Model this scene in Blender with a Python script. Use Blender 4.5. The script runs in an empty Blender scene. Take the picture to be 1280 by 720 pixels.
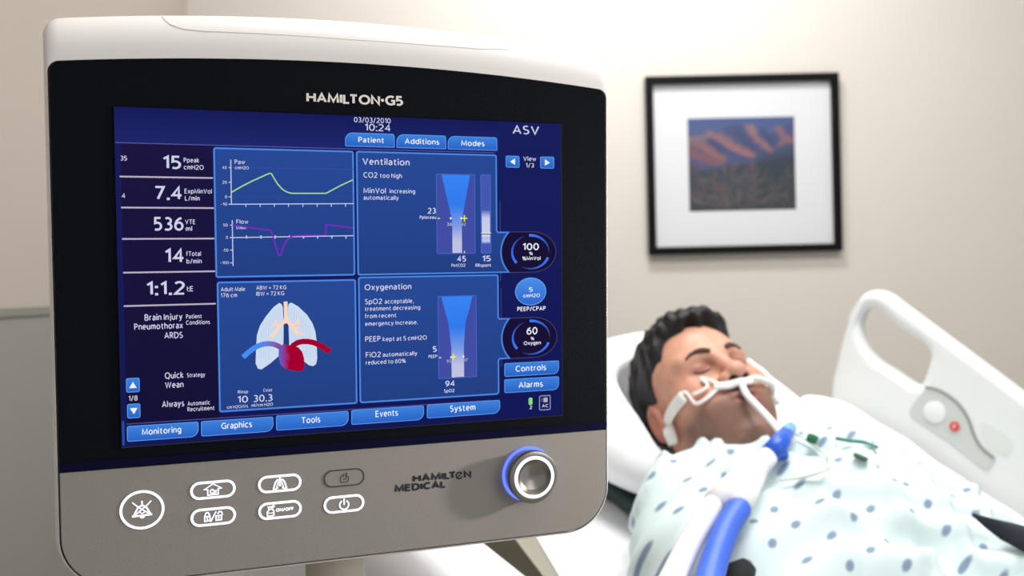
import bpy, bmesh, math, random
import numpy as np
from mathutils import Vector, Matrix
random.seed(7)
np.random.seed(7)
SC = bpy.context.scene
COL = SC.collection
# ------------------------------------------------------------------ camera
FOC = 1300.0                      # focal length in pixels of a 1280 wide frame
ROLL = math.radians(1.1)
CAM = np.array([0.0, 0.0, 1.15])
VR = np.array([math.cos(ROLL), 0, -math.sin(ROLL)])
VU = np.array([math.sin(ROLL), 0, math.cos(ROLL)])
VF = np.array([0.0, 1.0, 0.0])
cd = bpy.data.cameras.new('camera')
cam = bpy.data.objects.new('camera', cd)
COL.objects.link(cam)
cd.sensor_width = 36.0
cd.lens = FOC / 1280 * 36.0
cd.clip_start = 0.02
cam.matrix_world = Matrix(((VR[0], VU[0], 0, CAM[0]), (VR[1], VU[1], -1, CAM[1]), (VR[2], VU[2], 0, CAM[2]), (0, 0, 0, 1)))
cd.dof.use_dof = True
cd.dof.focus_distance = 0.70
cd.dof.aperture_fstop = 7.5
SC.camera = cam
SC.view_settings.view_transform = 'Standard'
SC.view_settings.look = 'None'
SC.view_settings.exposure = 0.0
SC.view_settings.gamma = 1.0
SC.view_settings.use_curve_mapping = False
# ------------------------------------------------------------------ light
world = bpy.data.worlds.new('world')
SC.world = world
world.use_nodes = True
bg = world.node_tree.nodes['Background']
bg.inputs[0].default_value = (0.93, 0.96, 1.0, 1)
bg.inputs[1].default_value = 0.50

def area(name, loc, target, size, power, color=(1, 1, 1), size_y=None):
    ld = bpy.data.lights.new(name, 'AREA')
    ld.shape = 'RECTANGLE' if size_y else 'DISK'
    ld.size = size
    if size_y:
        ld.size_y = size_y
    ld.energy = power
    ld.color = color
    lo = bpy.data.objects.new(name, ld)
    COL.objects.link(lo)
    lo.location = loc
    lo.rotation_euler = (Vector(target) - Vector(loc)).to_track_quat('-Z', 'Y').to_euler()
    return lo
area('ceiling_panel_light', (0.55, 1.0, 2.55), (0.55, 1.05, 0), 1.1, 35, (1, 0.985, 0.97), 0.7)
lamp = area('side_key_light', (0.62, 0.79, 1.145), (-0.10, 0.72, 1.09), 0.05, 0.85, (1, 0.95, 0.9))  # unseen key light added for the knob's shadow and the panel's gradient
lamp.data.spread = math.radians(80)
area('right_fill_light', (2.1, -0.7, 1.7), (0.1, 0.9, 1.0), 1.2, 11, (1, 0.99, 0.97), 1.0)  # added soft fill from the right for the device front
area('wall_wash_light', (0.30, 2.05, 2.56), (0.30, 2.75, 1.75), 0.6, 26, (0.97, 0.98, 1.0), 0.3)

# ------------------------------------------------------------------ helpers
def lin(c):
    r = []
    for v in c[:3]:
        v = v / 255.0
        r.append(v / 12.92 if v <= 0.04045 else ((v + 0.055) / 1.055) ** 2.4)
    return tuple(r) + ((c[3],) if len(c) > 3 else (1.0,))

def at(px, py, y):                # photo direction taken out to the depth y
    d = VF + VR * (px - 640) / FOC - VU * (py - 360) / FOC
    return CAM + d * y

def mat(name, rgb=None, rough=0.6, metal=0.0, spec=0.5, coat=0.0, bump=None, bump_scale=200, noise=None, emit=None, estr=0.0, alpha=1.0, trans=0.0, attr=None, sss=0.0):
    m = bpy.data.materials.new(name)
    m.use_nodes = True
    nt = m.node_tree
    p = nt.nodes['Principled BSDF']
    if rgb is not None:
        p.inputs['Base Color'].default_value = lin(rgb)
    p.inputs['Roughness'].default_value = rough
    p.inputs['Metallic'].default_value = metal
    p.inputs['Specular IOR Level'].default_value = spec
    p.inputs['Coat Weight'].default_value = coat
    p.inputs['Alpha'].default_value = alpha
    p.inputs['Transmission Weight'].default_value = trans
    if sss:
        p.inputs['Subsurface Weight'].default_value = sss
        p.inputs['Subsurface Radius'].default_value = (0.9, 0.35, 0.2)
        p.inputs['Subsurface Scale'].default_value = 0.006
    if emit is not None:
        p.inputs['Emission Color'].default_value = lin(emit)
        p.inputs['Emission Strength'].default_value = estr
    if attr:
        a = nt.nodes.new('ShaderNodeAttribute')
        a.attribute_name = attr
        nt.links.new(a.outputs['Color'], p.inputs['Base Color'])
    tc = None
    if bump or noise:
        tc = nt.nodes.new('ShaderNodeTexCoord')
    if noise:                     # (other colour, scale, detail)
        nz = nt.nodes.new('ShaderNodeTexNoise')
        nz.inputs['Scale'].default_value = noise[1]
        nz.inputs['Detail'].default_value = 4
        nt.links.new(tc.outputs['Object'], nz.inputs['Vector'])
        mx = nt.nodes.new('ShaderNodeMix')
        mx.data_type = 'RGBA'
        nt.links.new(nz.outputs['Fac'], mx.inputs['Factor'])
        if attr:
            mx.blend_type = 'MULTIPLY'
            nt.links.new(a.outputs['Color'], mx.inputs[6])
        else:
            mx.inputs[6].default_value = lin(rgb)
        mx.inputs[7].default_value = lin(noise[0])
        nt.links.new(mx.outputs[2], p.inputs['Base Color'])
    if bump:
        nb = nt.nodes.new('ShaderNodeTexNoise')
        nb.inputs['Scale'].default_value = bump_scale
        nb.inputs['Detail'].default_value = 3
        nt.links.new(tc.outputs['Object'], nb.inputs['Vector'])
        bp = nt.nodes.new('ShaderNodeBump')
        bp.inputs['Strength'].default_value = bump
        bp.inputs['Distance'].default_value = 0.002
        nt.links.new(nb.outputs['Fac'], bp.inputs['Height'])
        nt.links.new(bp.outputs['Normal'], p.inputs['Normal'])
    return m

def display_mat():                # lit display pixels: colour per vertex
    m = bpy.data.materials.new('display_pixels')
    m.use_nodes = True
    nt = m.node_tree
    p = nt.nodes['Principled BSDF']
    p.inputs['Base Color'].default_value = (0, 0, 0, 1)
    p.inputs['Roughness'].default_value = 0.5
    p.inputs['Specular IOR Level'].default_value = 0.0
    a = nt.nodes.new('ShaderNodeAttribute')
    a.attribute_name = 'pixel'
    nt.links.new(a.outputs['Color'], p.inputs['Emission Color'])
    p.inputs['Emission Strength'].default_value = 1.0
    return m

class MB:                         # mesh builder with a colour per vertex
    def __init__(s):
        s.v, s.f, s.c, s.mi, s.cur = [], [], [], [], 0
    def add(s, vs, fs, col=(1, 1, 1, 1)):
        b = len(s.v)
        s.v += [tuple(map(float, q)) for q in vs]
        if callable(col):
            s.c += [tuple(col(q)) for q in vs]
        else:
            s.c += [tuple(col)] * len(vs)
        for f in fs:
            s.f.append([b + i for i in f])
            s.mi.append(s.cur)
        return s
    def box(s, c, d, rot=None):
        vs = [Vector(((i & 1) - .5, ((i >> 1) & 1) - .5, ((i >> 2) & 1) - .5)) for i in range(8)]
        vs = [Vector((v.x * d[0], v.y * d[1], v.z * d[2])) for v in vs]
        if rot is not None:
            vs = [rot @ v for v in vs]
        return s.add([v + Vector(c) for v in vs], [(0, 2, 3, 1), (4, 5, 7, 6), (0, 1, 5, 4), (2, 6, 7, 3), (0, 4, 6, 2), (1, 3, 7, 5)])
    def tube(s, pts, r, n=12, cap=True, closed=False, flat=None):
        pts = [Vector(p) for p in pts]
        N = len(pts)
        rs = r if isinstance(r, (list, tuple)) else [r] * N
        up = Vector((0, 0, 1))
        vs, fs = [], []
        nrm = None
        for i, p in enumerate(pts):
            t = (pts[(i + 1) % N] - pts[i - 1]) if closed else (pts[min(i + 1, N - 1)] - pts[max(i - 1, 0)])
            if t.length < 1e-9:
                t = Vector((0, 0, 1))
            t.normalize()
            if nrm is None:
                nrm = t.orthogonal().normalized()
            nrm = (nrm - t * nrm.dot(t)).normalized()
            bn = t.cross(nrm)
            for k in range(n):
                a = 2 * math.pi * k / n
                vs.append(p + nrm * math.cos(a) * rs[i] + bn * math.sin(a) * rs[i])
        M = N if closed else N - 1
        for i in range(M):
            for k in range(n):
                a, b = i * n + k, i * n + (k + 1) % n
                c, d = ((i + 1) % N) * n + (k + 1) % n, ((i + 1) % N) * n + k
                fs.append((a, b, c, d))
        if cap and not closed:
            fs.append(tuple(range(n))[::-1])
            fs.append(tuple((N - 1) * n + k for k in range(n)))
        return s.add(vs, fs)
    def loft(s, rings, cap0=True, cap1=True, col=(1, 1, 1, 1)):
        n = len(rings[0])
        vs = [p for r in rings for p in r]
        fs = []
        for i in range(len(rings) - 1):
            for k in range(n):
                fs.append((i * n + k, i * n + (k + 1) % n, (i + 1) * n + (k + 1) % n, (i + 1) * n + k))
        if cap0:
            fs.append(tuple(range(n))[::-1])
        if cap1:
            fs.append(tuple((len(rings) - 1) * n + k for k in range(n)))
        return s.add(vs, fs, col)
    def lathe(s, prof, M, n=48, caps=True):          # prof: (radius, height along local -y)
        rings = []
        for r, h in prof:
            rings.append([M @ Vector((r * math.cos(2 * math.pi * k / n), -h, r * math.sin(2 * math.pi * k / n))) for k in range(n)])
        return s.loft(rings, caps, caps)
    def build(s, name, mats, parent=None, smooth=False, attr=None, loc=(0, 0, 0), autosmooth=None, recalc=True):
        me = bpy.data.meshes.new(name)
        me.from_pydata(s.v, [], s.f)
        if not isinstance(mats, (list, tuple)):
            mats = [mats]
        for m in mats:
            me.materials.append(m)
        for p, i in zip(me.polygons, s.mi):
            p.material_index = i
        if attr:
            a = me.color_attributes.new(attr, 'FLOAT_COLOR', 'POINT')
            a.data.foreach_set('color', np.array(s.c, dtype=np.float32).ravel())
        if recalc:
            bm = bmesh.new()
            bm.from_mesh(me)
            bmesh.ops.recalc_face_normals(bm, faces=bm.faces)
            bm.to_mesh(me)
            bm.free()
        if smooth:
            me.polygons.foreach_set('use_smooth', [True] * len(me.polygons))
        if autosmooth:
            me.polygons.foreach_set('use_smooth', [True] * len(me.polygons))
            me.set_sharp_from_angle(angle=math.radians(autosmooth))
        me.update()
        o = bpy.data.objects.new(name, me)
        COL.objects.link(o)
        o.location = loc
        if parent is not None:
            o.parent = parent
        return o

def tag(o, label=None, cat=None, group=None, kind=None):
    for k, v in (('label', label), ('category', cat), ('group', group), ('kind', kind)):
        if v:
            o[k] = v
    return o

def empty(name, M, label, cat, group=None):
    o = bpy.data.objects.new(name, None)
    o.empty_display_size = 0.05
    COL.objects.link(o)
    o.matrix_world = M
    return tag(o, label, cat, group)

def bevel(o, w, seg=2, ang=35):
    b = o.modifiers.new('bevel', 'BEVEL')
    b.width = w
    b.segments = seg
    b.limit_method = 'ANGLE'
    b.angle_limit = math.radians(ang)
    o.data.polygons.foreach_set('use_smooth', [True] * len(o.data.polygons))
    w2 = o.modifiers.new('normals', 'WEIGHTED_NORMAL')
    return o

def _arc(cx, cy, rx, ry, a0, a1, n=12):
    return [(cx + rx * math.cos(math.radians(a0 + (a1 - a0) * i / n)), cy + ry * math.sin(math.radians(a0 + (a1 - a0) * i / n))) for i in range(n + 1)]
def _el(cx, cy, rx, ry):
    return _arc(cx, cy, rx, ry, 90, 450, 22)
_G = {
    '0': [_el(.26, .5, .26, .5)], '1': [[(.04, .80), (.27, 1), (.27, 0)]],
    '2': [_arc(.24, .73, .24, .27, 150, -25) + [(.38, .5), (0, 0), (.5, 0)]],
    '3': [_arc(.21, .76, .22, .24, 130, -90), _arc(.19, .26, .27, .26, 90, -130)],
    '4': [[(.38, 0), (.38, 1), (0, .31), (.54, .31)]], '5': [[(.44, 1), (.08, 1), (.06, .56)] + _arc(.2, .3, .27, .3, 105, -125)],
    '6': [_el(.26, .31, .25, .31), [(.45, .99), (.28, .93), (.12, .76), (.03, .52), (.01, .31)]],
    '7': [[(0, 1), (.5, 1), (.15, 0)]], '8': [_el(.25, .76, .21, .24), _el(.25, .26, .25, .26)],
    '9': [_el(.26, .69, .25, .31), [(.07, .01), (.24, .07), (.4, .24), (.49, .48), (.51, .69)]],
    '/': [[(0, -.1), (.34, 1.06)]], '-': [[(0, .38), (.3, .38)]], '=': [[(0, .3), (.46, .3)], [(0, .56), (.46, .56)]],
    '%': [_el(.15, .76, .15, .24), _el(.63, .24, .15, .24), [(.14, 0), (.64, 1)]],
    '.': ['d', (.04, 0)], ':': ['d', (.04, .0), (.04, .62)], ',': [[(.08, .06), (0, -.2)]],
    'A': [[(0, 0), (.31, 1), (.62, 0)], [(.12, .32), (.5, .32)]],
    'B': [[(0, 0), (0, 1), (.2, 1)] + _arc(.22, .76, .2, .24, 90, -90) + [(0, .52)], [(0, .52), (.22, .52)] + _arc(.24, .26, .24, .26, 90, -90) + [(0, 0)]],
    'C': [_arc(.36, .5, .36, .5, 52, 308)], 'D': [[(0, 0), (0, 1), (.2, 1)] + _arc(.22, .5, .4, .5, 90, -90) + [(0, 0)]],
    'E': [[(.42, 1), (0, 1), (0, 0), (.43, 0)], [(0, .53), (.39, .53)]], 'F': [[(.42, 1), (0, 1), (0, 0)], [(0, .52), (.38, .52)]],
    'G': [_arc(.38, .5, .38, .5, 52, 300) + [(.64, .08), (.64, .47), (.4, .47)]],
    'H': [[(0, 0), (0, 1)], [(.56, 0), (.56, 1)], [(0, .53), (.56, .53)]], 'I': [[(0, 0), (0, 1)]],
    'J': [[(.2, 1), (.2, .05), (.14, -.12), (0, -.18)]], 'K': [[(0, 0), (0, 1)], [(.48, 1), (.03, .52), (.52, 0)]],
    'L': [[(0, 1), (0, 0), (.4, 0)]], 'M': [[(0, 0), (.05, 1), (.37, .12), (.69, 1), (.74, 0)]],
    'N': [[(0, 0), (0, 1), (.56, 0), (.56, 1)]], 'O': [_el(.38, .5, .38, .5)],
    'P': [[(0, 0), (0, 1), (.2, 1)] + _arc(.2, .73, .24, .27, 90, -90) + [(0, .46)]], 'Q': [_el(.38, .5, .38, .5), [(.42, .06), (.66, -.16)]],
    'R': [[(0, 0), (0, 1), (.2, 1)] + _arc(.2, .74, .22, .26, 90, -90) + [(0, .48)], [(.2, .48), (.48, 0)]],
    'S': [_arc(.22, .76, .2, .24, 45, 270) + _arc(.2, .26, .23, .26, 85, -135)], 'T': [[(0, 1), (.54, 1)], [(.27, 1), (.27, 0)]],
    'U': [[(0, 1), (0, .3)] + _arc(.27, .28, .27, .28, 180, 360) + [(.54, 1)]], 'V': [[(0, 1), (.3, 0), (.6, 1)]],
    'W': [[(0, 1), (.22, 0), (.44, .95), (.66, 0), (.88, 1)]], 'X': [[(0, 0), (.55, 1)], [(0, 1), (.55, 0)]], 'Y': [[(0, 1), (.27, .45), (.27, 0)], [(.54, 1), (.27, .45)]],
    'Z': [[(0, 1), (.5, 1), (0, 0), (.5, 0)]],
    'a': [[(.03, .63), (.14, .71), (.26, .7), (.36, .62), (.38, .5), (.38, 0)], [(.38, .42), (.2, .4), (.05, .32), (.01, .18), (.06, .04), (.17, 0), (.29, .04), (.38, .16)]],
    'b': [[(0, 1.05), (0, 0)], _el(.23, .36, .23, .36)], 'c': [_arc(.27, .36, .27, .36, 52, 308)], 'd': [[(.46, 1.05), (.46, 0)], _el(.23, .36, .23, .36)],
    'e': [[(.02, .38), (.45, .38)] + _arc(.24, .36, .22, .36, 5, 305)], 'f': [[(.12, 0), (.12, .82)] + _arc(.27, .86, .15, .2, 190, 80), [(0, .7), (.29, .7)]],
    'g': [_el(.22, .38, .22, .34), [(.44, .72), (.44, -.06)] + _arc(.22, -.06, .22, .2, 0, -140)],
    'h': [[(0, 0), (0, 1.05)], _arc(.2, .46, .2, .26, 180, 0) + [(.4, 0)]], 'i': [[(0, 0), (0, .72)], 'd', (0, .98)], 'j': [[(.1, .72), (.1, -.1), (0, -.24)], 'd', (.1, .98)],
    'k': [[(0, 0), (0, 1.05)], [(.36, .72), (.03, .4), (.4, 0)]], 'l': [[(0, 0), (0, 1.05)]],
    'm': [[(0, 0), (0, .72)], _arc(.16, .48, .16, .24, 180, 0) + [(.32, 0)], _arc(.48, .48, .16, .24, 180, 0) + [(.64, 0)]],
    'n': [[(0, 0), (0, .72)], _arc(.2, .46, .2, .26, 180, 0) + [(.4, 0)]], 'o': [_el(.25, .36, .25, .36)],
    'p': [[(0, .72), (0, -.28)], _el(.23, .36, .23, .36)], 'q': [[(.46, .72), (.46, -.28)], _el(.23, .36, .23, .36)],
    'r': [[(0, 0), (0, .72)], _arc(.18, .48, .18, .24, 180, 75)], 's': [_arc(.17, .54, .15, .18, 45, 270) + _arc(.15, .18, .18, .18, 85, -135)],
    't': [[(.12, .92), (.12, .2)] + _arc(.26, .18, .14, .18, 180, 290), [(0, .7), (.3, .7)]],
    'u': [[(0, .72), (0, .26)] + _arc(.2, .26, .2, .26, 180, 360) + [(.4, .72)], [(.4, .3), (.4, 0)]], 'v': [[(0, .72), (.21, 0), (.42, .72)]],
    'w': [[(0, .72), (.16, 0), (.32, .66), (.48, 0), (.64, .72)]], 'x': [[(0, 0), (.4, .72)], [(0, .72), (.4, 0)]], 'y': [[(0, .72), (.21, .02)], [(.42, .72), (.14, -.2), (0, -.27)]],
    'z': [[(0, .72), (.38, .72), (0, 0), (.38, 0)]],
}
_tcache = {}
def text_mesh(t, bold=0.0):       # drawn sans lettering as vertices and faces; cap height 1
    w = bold if bold > 0.08 else 0.13 + bold * 3.2
    if (t, w) in _tcache:
        return _tcache[(t, w)]
    tmp = MB()
    x = 0.0
    prev = ''
    for ch in t:
        if prev == 'L' and ch == 'T':
            x -= .15 if w < .23 else .24
        prev = ch
        if ch == ' ':
            x += .26
            continue
        g = _G[ch]
        strokes = [q for q in g if isinstance(q, list)]
        dots = [q for q in g if isinstance(q, tuple)]
        xs = [p[0] for q in strokes for p in q] + [p[0] for p in dots]
        wd = max(xs) - min(xs)
        mp = lambda p: (x + w / 2 + p[0] - min(xs), w / 2 + p[1] * (1 - w))
        for q in strokes:
            stroke(tmp, [mp(p) for p in q], w, 0, (1, 1, 1, 1))
        for d in dots:
            cx, cy = mp(d)
            r = w * .58
            tmp.add([(cx - r, 0, cy - r), (cx + r, 0, cy - r), (cx + r, 0, cy + r), (cx - r, 0, cy + r)], [(0, 1, 2, 3)])
        x += wd + w + (.12 if w < .2 else .05 if w < .23 else .02)
    v = np.array([(q[0], q[2]) for q in tmp.v])
    _tcache[(t, w)] = (v, tmp.f)
    return _tcache[(t, w)]
# ------------------------------------------------------------------ the room
WALLY = 2.75
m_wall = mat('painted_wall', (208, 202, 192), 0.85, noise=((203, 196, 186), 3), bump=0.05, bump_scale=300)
m_wall2 = mat('shaded_wall_side', (172, 162, 152), 0.85, bump=0.05, bump_scale=300)  # the side wall's shade is put into this darker colour
m_wains = mat('wainscot_laminate', (132, 132, 125), 0.6)
m_ceil = mat('ceiling_paint', (236, 234, 230), 0.9)
m_floor = mat('vinyl_floor', (176, 170, 160), 0.4, noise=((160, 155, 146), 6))
LX = -0.846                               # the side wall's plane

def slab(name, c, d, m, kind='structure'):
    o = MB().box(c, d).build(name, m)
    return tag(o, kind=kind)
slab('floor', (1.0, 0.4, -0.05), (3.8, 4.9, 0.1), m_floor)
slab('ceiling', (1.0, 0.4, 2.65), (3.8, 4.9, 0.1), m_ceil)
slab('wall_back', (1.0, WALLY + 0.05, 1.3), (3.8, 0.1, 2.6), m_wall)
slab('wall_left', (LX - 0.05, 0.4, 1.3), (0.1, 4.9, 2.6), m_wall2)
slab('trim_1', (LX + 0.004, 0.4, 0.6095), (0.008, 4.69, 1.018), m_wains)
slab('trim_2', (LX + 0.006, 0.4, 1.1255), (0.012, 4.69, 0.014), mat('wainscot_cap', (122, 122, 112), 0.5))
slab('baseboard_back', (1.0, WALLY - 0.008, 0.05), (3.68, 0.016, 0.1), m_wains)
slab('baseboard_left', (LX + 0.012, 0.4, 0.05), (0.024, 4.66, 0.1), m_wains)

# ------------------------------------------------------------------ ventilator: frame of the display
DM = np.array([[0.931476, -0.363567, 0.013058], [0.363778, 0.930407, -0.044804], [0.00414, 0.046484, 0.99891]])
DT = np.array([-0.10567, 0.708916, 1.161695])
def L(px, py, y=0.0):                     # photo point on the front plane of the device, device axes
    d = VF + VR * (px - 640) / FOC - VU * (py - 360) / FOC
    n = DM[:, 1]
    t = ((DT + n * y - CAM) @ n) / (d @ n)
    return DM.T @ (CAM + d * t - DT)
BASE = Vector((0.0, 0.10, -1.15))         # base of the stand in device axes
MD = Matrix([list(DM[i]) + [DT[i]] for i in range(3)] + [[0, 0, 0, 1]])
vent = empty('ventilator', MD @ Matrix.Translation(BASE),
             'white and black hospital ventilator monitor with a lit blue touchscreen in the foreground', 'ventilator')
VOFF = tuple(-BASE)
def vpart(mb, name, m, parent=None, **k):
    return mb.build(name, m, parent or vent, loc=(VOFF if parent is None else (0, 0, 0)), **k)

m_shell = mat('white_housing_plastic', (240, 236, 232), 0.38, spec=0.4, bump=0.02, bump_scale=900)
m_bezel = mat('black_bezel_plastic', (14, 18, 24), 0.55, spec=0.05, bump=0.2, bump_scale=1500)
m_navy = mat('navy_strip_gloss', (13, 14, 46), 0.5, spec=0.05)
m_panel = mat('grey_control_panel', (150, 145, 138), 0.5, spec=0.35, bump=0.12, bump_scale=1600, noise=((156, 150, 143), 500))
m_pix = display_mat()
m_lit = mat('backlit_white_symbol', (235, 235, 245), 0.4, emit=(236, 238, 255), estr=0.95)
m_blue = mat('blue_light_ring', (60, 80, 255), 0.4, emit=(92, 116, 255), estr=1.6)
m_dark = mat('dark_print', (28, 33, 48), 0.6)
m_darkline = mat('unlit_symbol_line', (66, 62, 58), 0.6)
m_metal = mat('brushed_knob_metal', (150, 145, 138), 0.28, metal=0.9)
m_post = mat('beige_stand_metal', (190, 180, 164), 0.5, bump=0.05, bump_scale=900)

def outline(hw, zb, zs, zm, rb, rt, y, shx=0.0):
    pts = []
    def arc(cx, cz, r, a0, a1, n):
        for i in range(n + 1):
            a = math.radians(a0 + (a1 - a0) * i / n)
            pts.append((cx + r * math.cos(a), cz + r * math.sin(a)))
    nb = 8
    for i in range(nb):
        pts.append((-hw + rb + (2 * hw - 2 * rb) * i / nb, zb))
    arc(hw - rb, zb + rb, rb, -90, 0, 14)
    z0, z1 = zb + rb, zs - rt
    for i in range(1, 10):
        pts.append((hw, z0 + (z1 - z0) * i / 10))
    arc(hw - rt, zs - rt, rt, 0, 80, 8)
    xe = hw - rt + rt * math.cos(math.radians(80))
    ze = zs - rt + rt * math.sin(math.radians(80))
    for i in range(1, 30):
        x = xe - 2 * xe * i / 30
        pts.append((x, zm - (zm - ze) * (abs(x) / xe) ** 2.0))
    arc(-hw + rt, zs - rt, rt, 100, 180, 8)
    for i in range(1, 10):
        pts.append((-hw, z1 + (z0 - z1) * i / 10))
    arc(-hw + rb, zb + rb, rb, 180, 270, 14)
    return [Vector((x + shx, y, z)) for x, z in pts[:-1]]
OA = dict(hw=.1898, zb=-.1955, zs=.1338, zm=.1425, rb=.033, rt=.007)
OB = dict(hw=.1928, zb=-.1988, zs=.1640, zm=.1745, rb=.036, rt=.012)
YB = 0.024
ra, rb_ = outline(y=0, **OA), outline(y=0, **OB)
def ring(t, s=1.0, y=None):
    a = math.pi / 2 * t
    out = []
    for p, q in zip(ra, rb_):
        v = p.lerp(q, math.sin(a))
        out.append(Vector((v.x * s, (YB * (1 - math.cos(a)) if y is None else y), v.z * s)))
    return out
hb = MB()
hb.loft([ring(0, 1, 0.012), ring(0, 1, 0.0)] + [ring(i / 10) for i in range(1, 11)] +
        [ring(1, 1, .05), ring(1, 1, .085), ring(1, .985, .094), ring(1, .95, .1)])
housing = vpart(hb, 'housing', m_shell, autosmooth=40)
# seam of the handle flap on the rounded top
def top_surface(x, t):
    zA = .1425 - (.1425 - .1338) * (abs(x) / .189) ** 2
    zB = .1745 - (.1745 - .164) * (abs(x) / .192) ** 2
    a = math.pi / 2 * t
    return Vector((x, YB * (1 - math.cos(a)), zA + (zB - zA) * math.sin(a)))
sp = [(-.122, 1.0), (-.122, .80), (-.1205, .62), (-.117, .50), (-.110, .42), (-.098, .385), (-.05, .36), (0, .34), (.05, .35), (.09, .38), (.115, .45), (.125, .58), (.130, .74), (.133, 1.0)]
sm = []
for (x0, t0), (x1, t1) in zip(sp[:-1], sp[1:]):
    for i in range(4):
        k = i / 4
        q = top_surface(x0 + (x1 - x0) * k, t0 + (t1 - t0) * k)
        sm.append(q)
vpart(MB().tube(sm, .0002, 6), 'seam', mat('housing_seam', (236, 230, 226), 0.5), housing)

def slab_poly(mb, poly, y0, y1, col=(1, 1, 1, 1)):      # solid plate from an outline (x, z)
    return mb.loft([[Vector((x, y1, z)) for x, z in poly], [Vector((x, y0, z)) for x, z in poly]], True, True, col)
pa = [(p.x, p.z) for p in outline(y=0, hw=.1888, zb=-.1203, zs=.1331, zm=.1418, rb=.0005, rt=.0065)]
bez = vpart(slab_poly(MB(), pa, 0.0004, 0.010), 'bezel', m_bezel)
bevel(bez, .0012, 2, 50)
vpart(slab_poly(MB(), [(-.1888, -.1203), (.1888, -.1203), (.1888, -.1148), (-.1888, -.1148)], -.0006, .003), 'lower_edge_strip', m_navy)
pc = [(p.x, p.z) for p in outline(y=0, hw=.1888, zb=-.1945, zs=-.1206, zm=-.1206, rb=.0322, rt=.0006)]
panel = vpart(slab_poly(MB(), pc, -.0002, 0.010), 'control_panel', m_panel)
bevel(panel, .0006, 2, 50)

# ------------------------------------------------------------------ flat drawing on the front plane
def xz(px, py):
    q = L(px, py)
    return (q[0], q[2])
def rrect(x0, z0, x1, z1, r=(0, 0, 0, 0), n=6):         # corner radii: tl, tr, br, bl
    if not isinstance(r, (tuple, list)):
        r = (r,) * 4
    out = []
    for (cx, cz, rr, a0) in ((x0 + r[0], z1 - r[0], r[0], 180), (x1 - r[1], z1 - r[1], r[1], 90), (x1 - r[2], z0 + r[2], r[2], 0), (x0 + r[3], z0 + r[3], r[3], -90)):
        if rr <= 0:
            out.append((cx, cz))
            continue
        for i in range(n + 1):
            a = math.radians(a0 - 90 * i / n)
            out.append((cx + rr * math.cos(a), cz + rr * math.sin(a)))
    return out
def fill(mb, poly, y, col):
    mb.add([(x, y, z) for x, z in poly], [tuple(range(len(poly)))], col)
def stroke(mb, pts, w, y, col, closed=False):
    n = len(pts)
    P = [Vector(p) for p in pts]
    vs = []
    for i in range(n):
        a = P[i - 1] if (i > 0 or closed) else P[i]
        b = P[(i + 1) % n] if (i < n - 1 or closed) else P[i]
        d1 = (P[i] - a)
        d2 = (b - P[i])
        if d1.length < 1e-9:
            d1 = d2
        if d2.length < 1e-9:
            d2 = d1
        d1 = d1.normalized()
        d2 = d2.normalized()
        nn = Vector((-d1.y - d2.y, d1.x + d2.x))
        if nn.length < 1e-6:
            nn = Vector((-d1.y, d1.x))
        nn.normalize()
        c = max(0.5, nn.dot(Vector((-d1.y, d1.x))))
        o = nn * (w / 2 / c)
        vs += [(P[i].x + o.x, y, P[i].y + o.y), (P[i].x - o.x, y, P[i].y - o.y)]
    fs = []
    for i in range(n if closed else n - 1):
        j = (i + 1) % n
        fs.append((2 * i, 2 * i + 1, 2 * j + 1, 2 * j))
    mb.add(vs, fs, col)
WHITE = lin((238, 242, 252))
LAV = lin((208, 210, 236))
def text(mb, t, x0, x1, yb, cap, y, col=WHITE, bold=0.0):   # px left, px right, baseline at the left, cap height px
    p, f = text_mesh(t, bold)
    a = L(x0, yb)
    xr = L(x1, yb)[0]
    s = np.linalg.norm(L(x0, yb - cap) - a)
    mn, mx = p[:, 0].min(), p[:, 0].max()
    vs = [(a[0] + (q[0] - mn) / (mx - mn) * (xr - a[0]), y, a[2] + q[1] * s) for q in p]
    mb.add(vs, f, col)
def vgrad(z0, z1, c0, c1):                                # colour shown from height z0 to z1
    c0, c1 = np.array(lin(c0)), np.array(lin(c1))
    def g(q):
        k = min(1, max(0, (q[2] - z0) / (z1 - z0)))
        return tuple(c0 + (c1 - c0) * k)
    return g
PX = 0.00055                                              # about one photo pixel on the display
S0 = -0.0010
def ly(k):
    return S0 - 0.00010 * k
# ------------------------------------------------------------------ the touchscreen
SX0, SZ1 = xz(144.5, 134)
SX1, SZ0 = xz(701.5, 518)
SX0, SX1, SZ0, SZ1 = -.1521, .1521, -.1069, .1069
def rows(mb, x0, x1, z0, z1, y, g, n=10):
    vs, fs = [], []
    for i in range(n + 1):
        z = z0 + (z1 - z0) * i / n
        vs += [(x0, y, z), (x1, y, z)]
    for i in range(n):
        fs.append((2 * i, 2 * i + 1, 2 * i + 3, 2 * i + 2))
    mb.add(vs, fs, g)
mb = MB()
mb.box(((SX0 + SX1) / 2, S0 / 2 + .0007, (SZ0 + SZ1) / 2), (SX1 - SX0, -S0 + .0012, SZ1 - SZ0))
mb.c = [lin((22, 24, 70))] * len(mb.v)
zh = xz(300, 182.6)[1]
XR = xz(624, 300)[0]
rows(mb, SX0, SX1, SZ0, SZ1, ly(.3), vgrad(SZ0, SZ1, (20, 25, 86), (25, 31, 92)))
zb0 = xz(155, 530)[1]
rows(mb, SX0 + .003, xz(270, 300)[0], zb0, zh, ly(.6), vgrad(zb0, zh, (22, 17, 54), (28, 22, 64)))
rows(mb, SX0, XR, zh, SZ1, ly(.6), vgrad(zh, SZ1, (30, 39, 106), (23, 28, 88)))
scr = vpart(mb, 'screen', m_pix, attr='pixel')
def spart(name, mb, label=None):
    o = mb.build(name, m_pix, scr, attr='pixel', recalc=False)
    if label:
        o['label'] = label
    return o
mb = MB()
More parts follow.
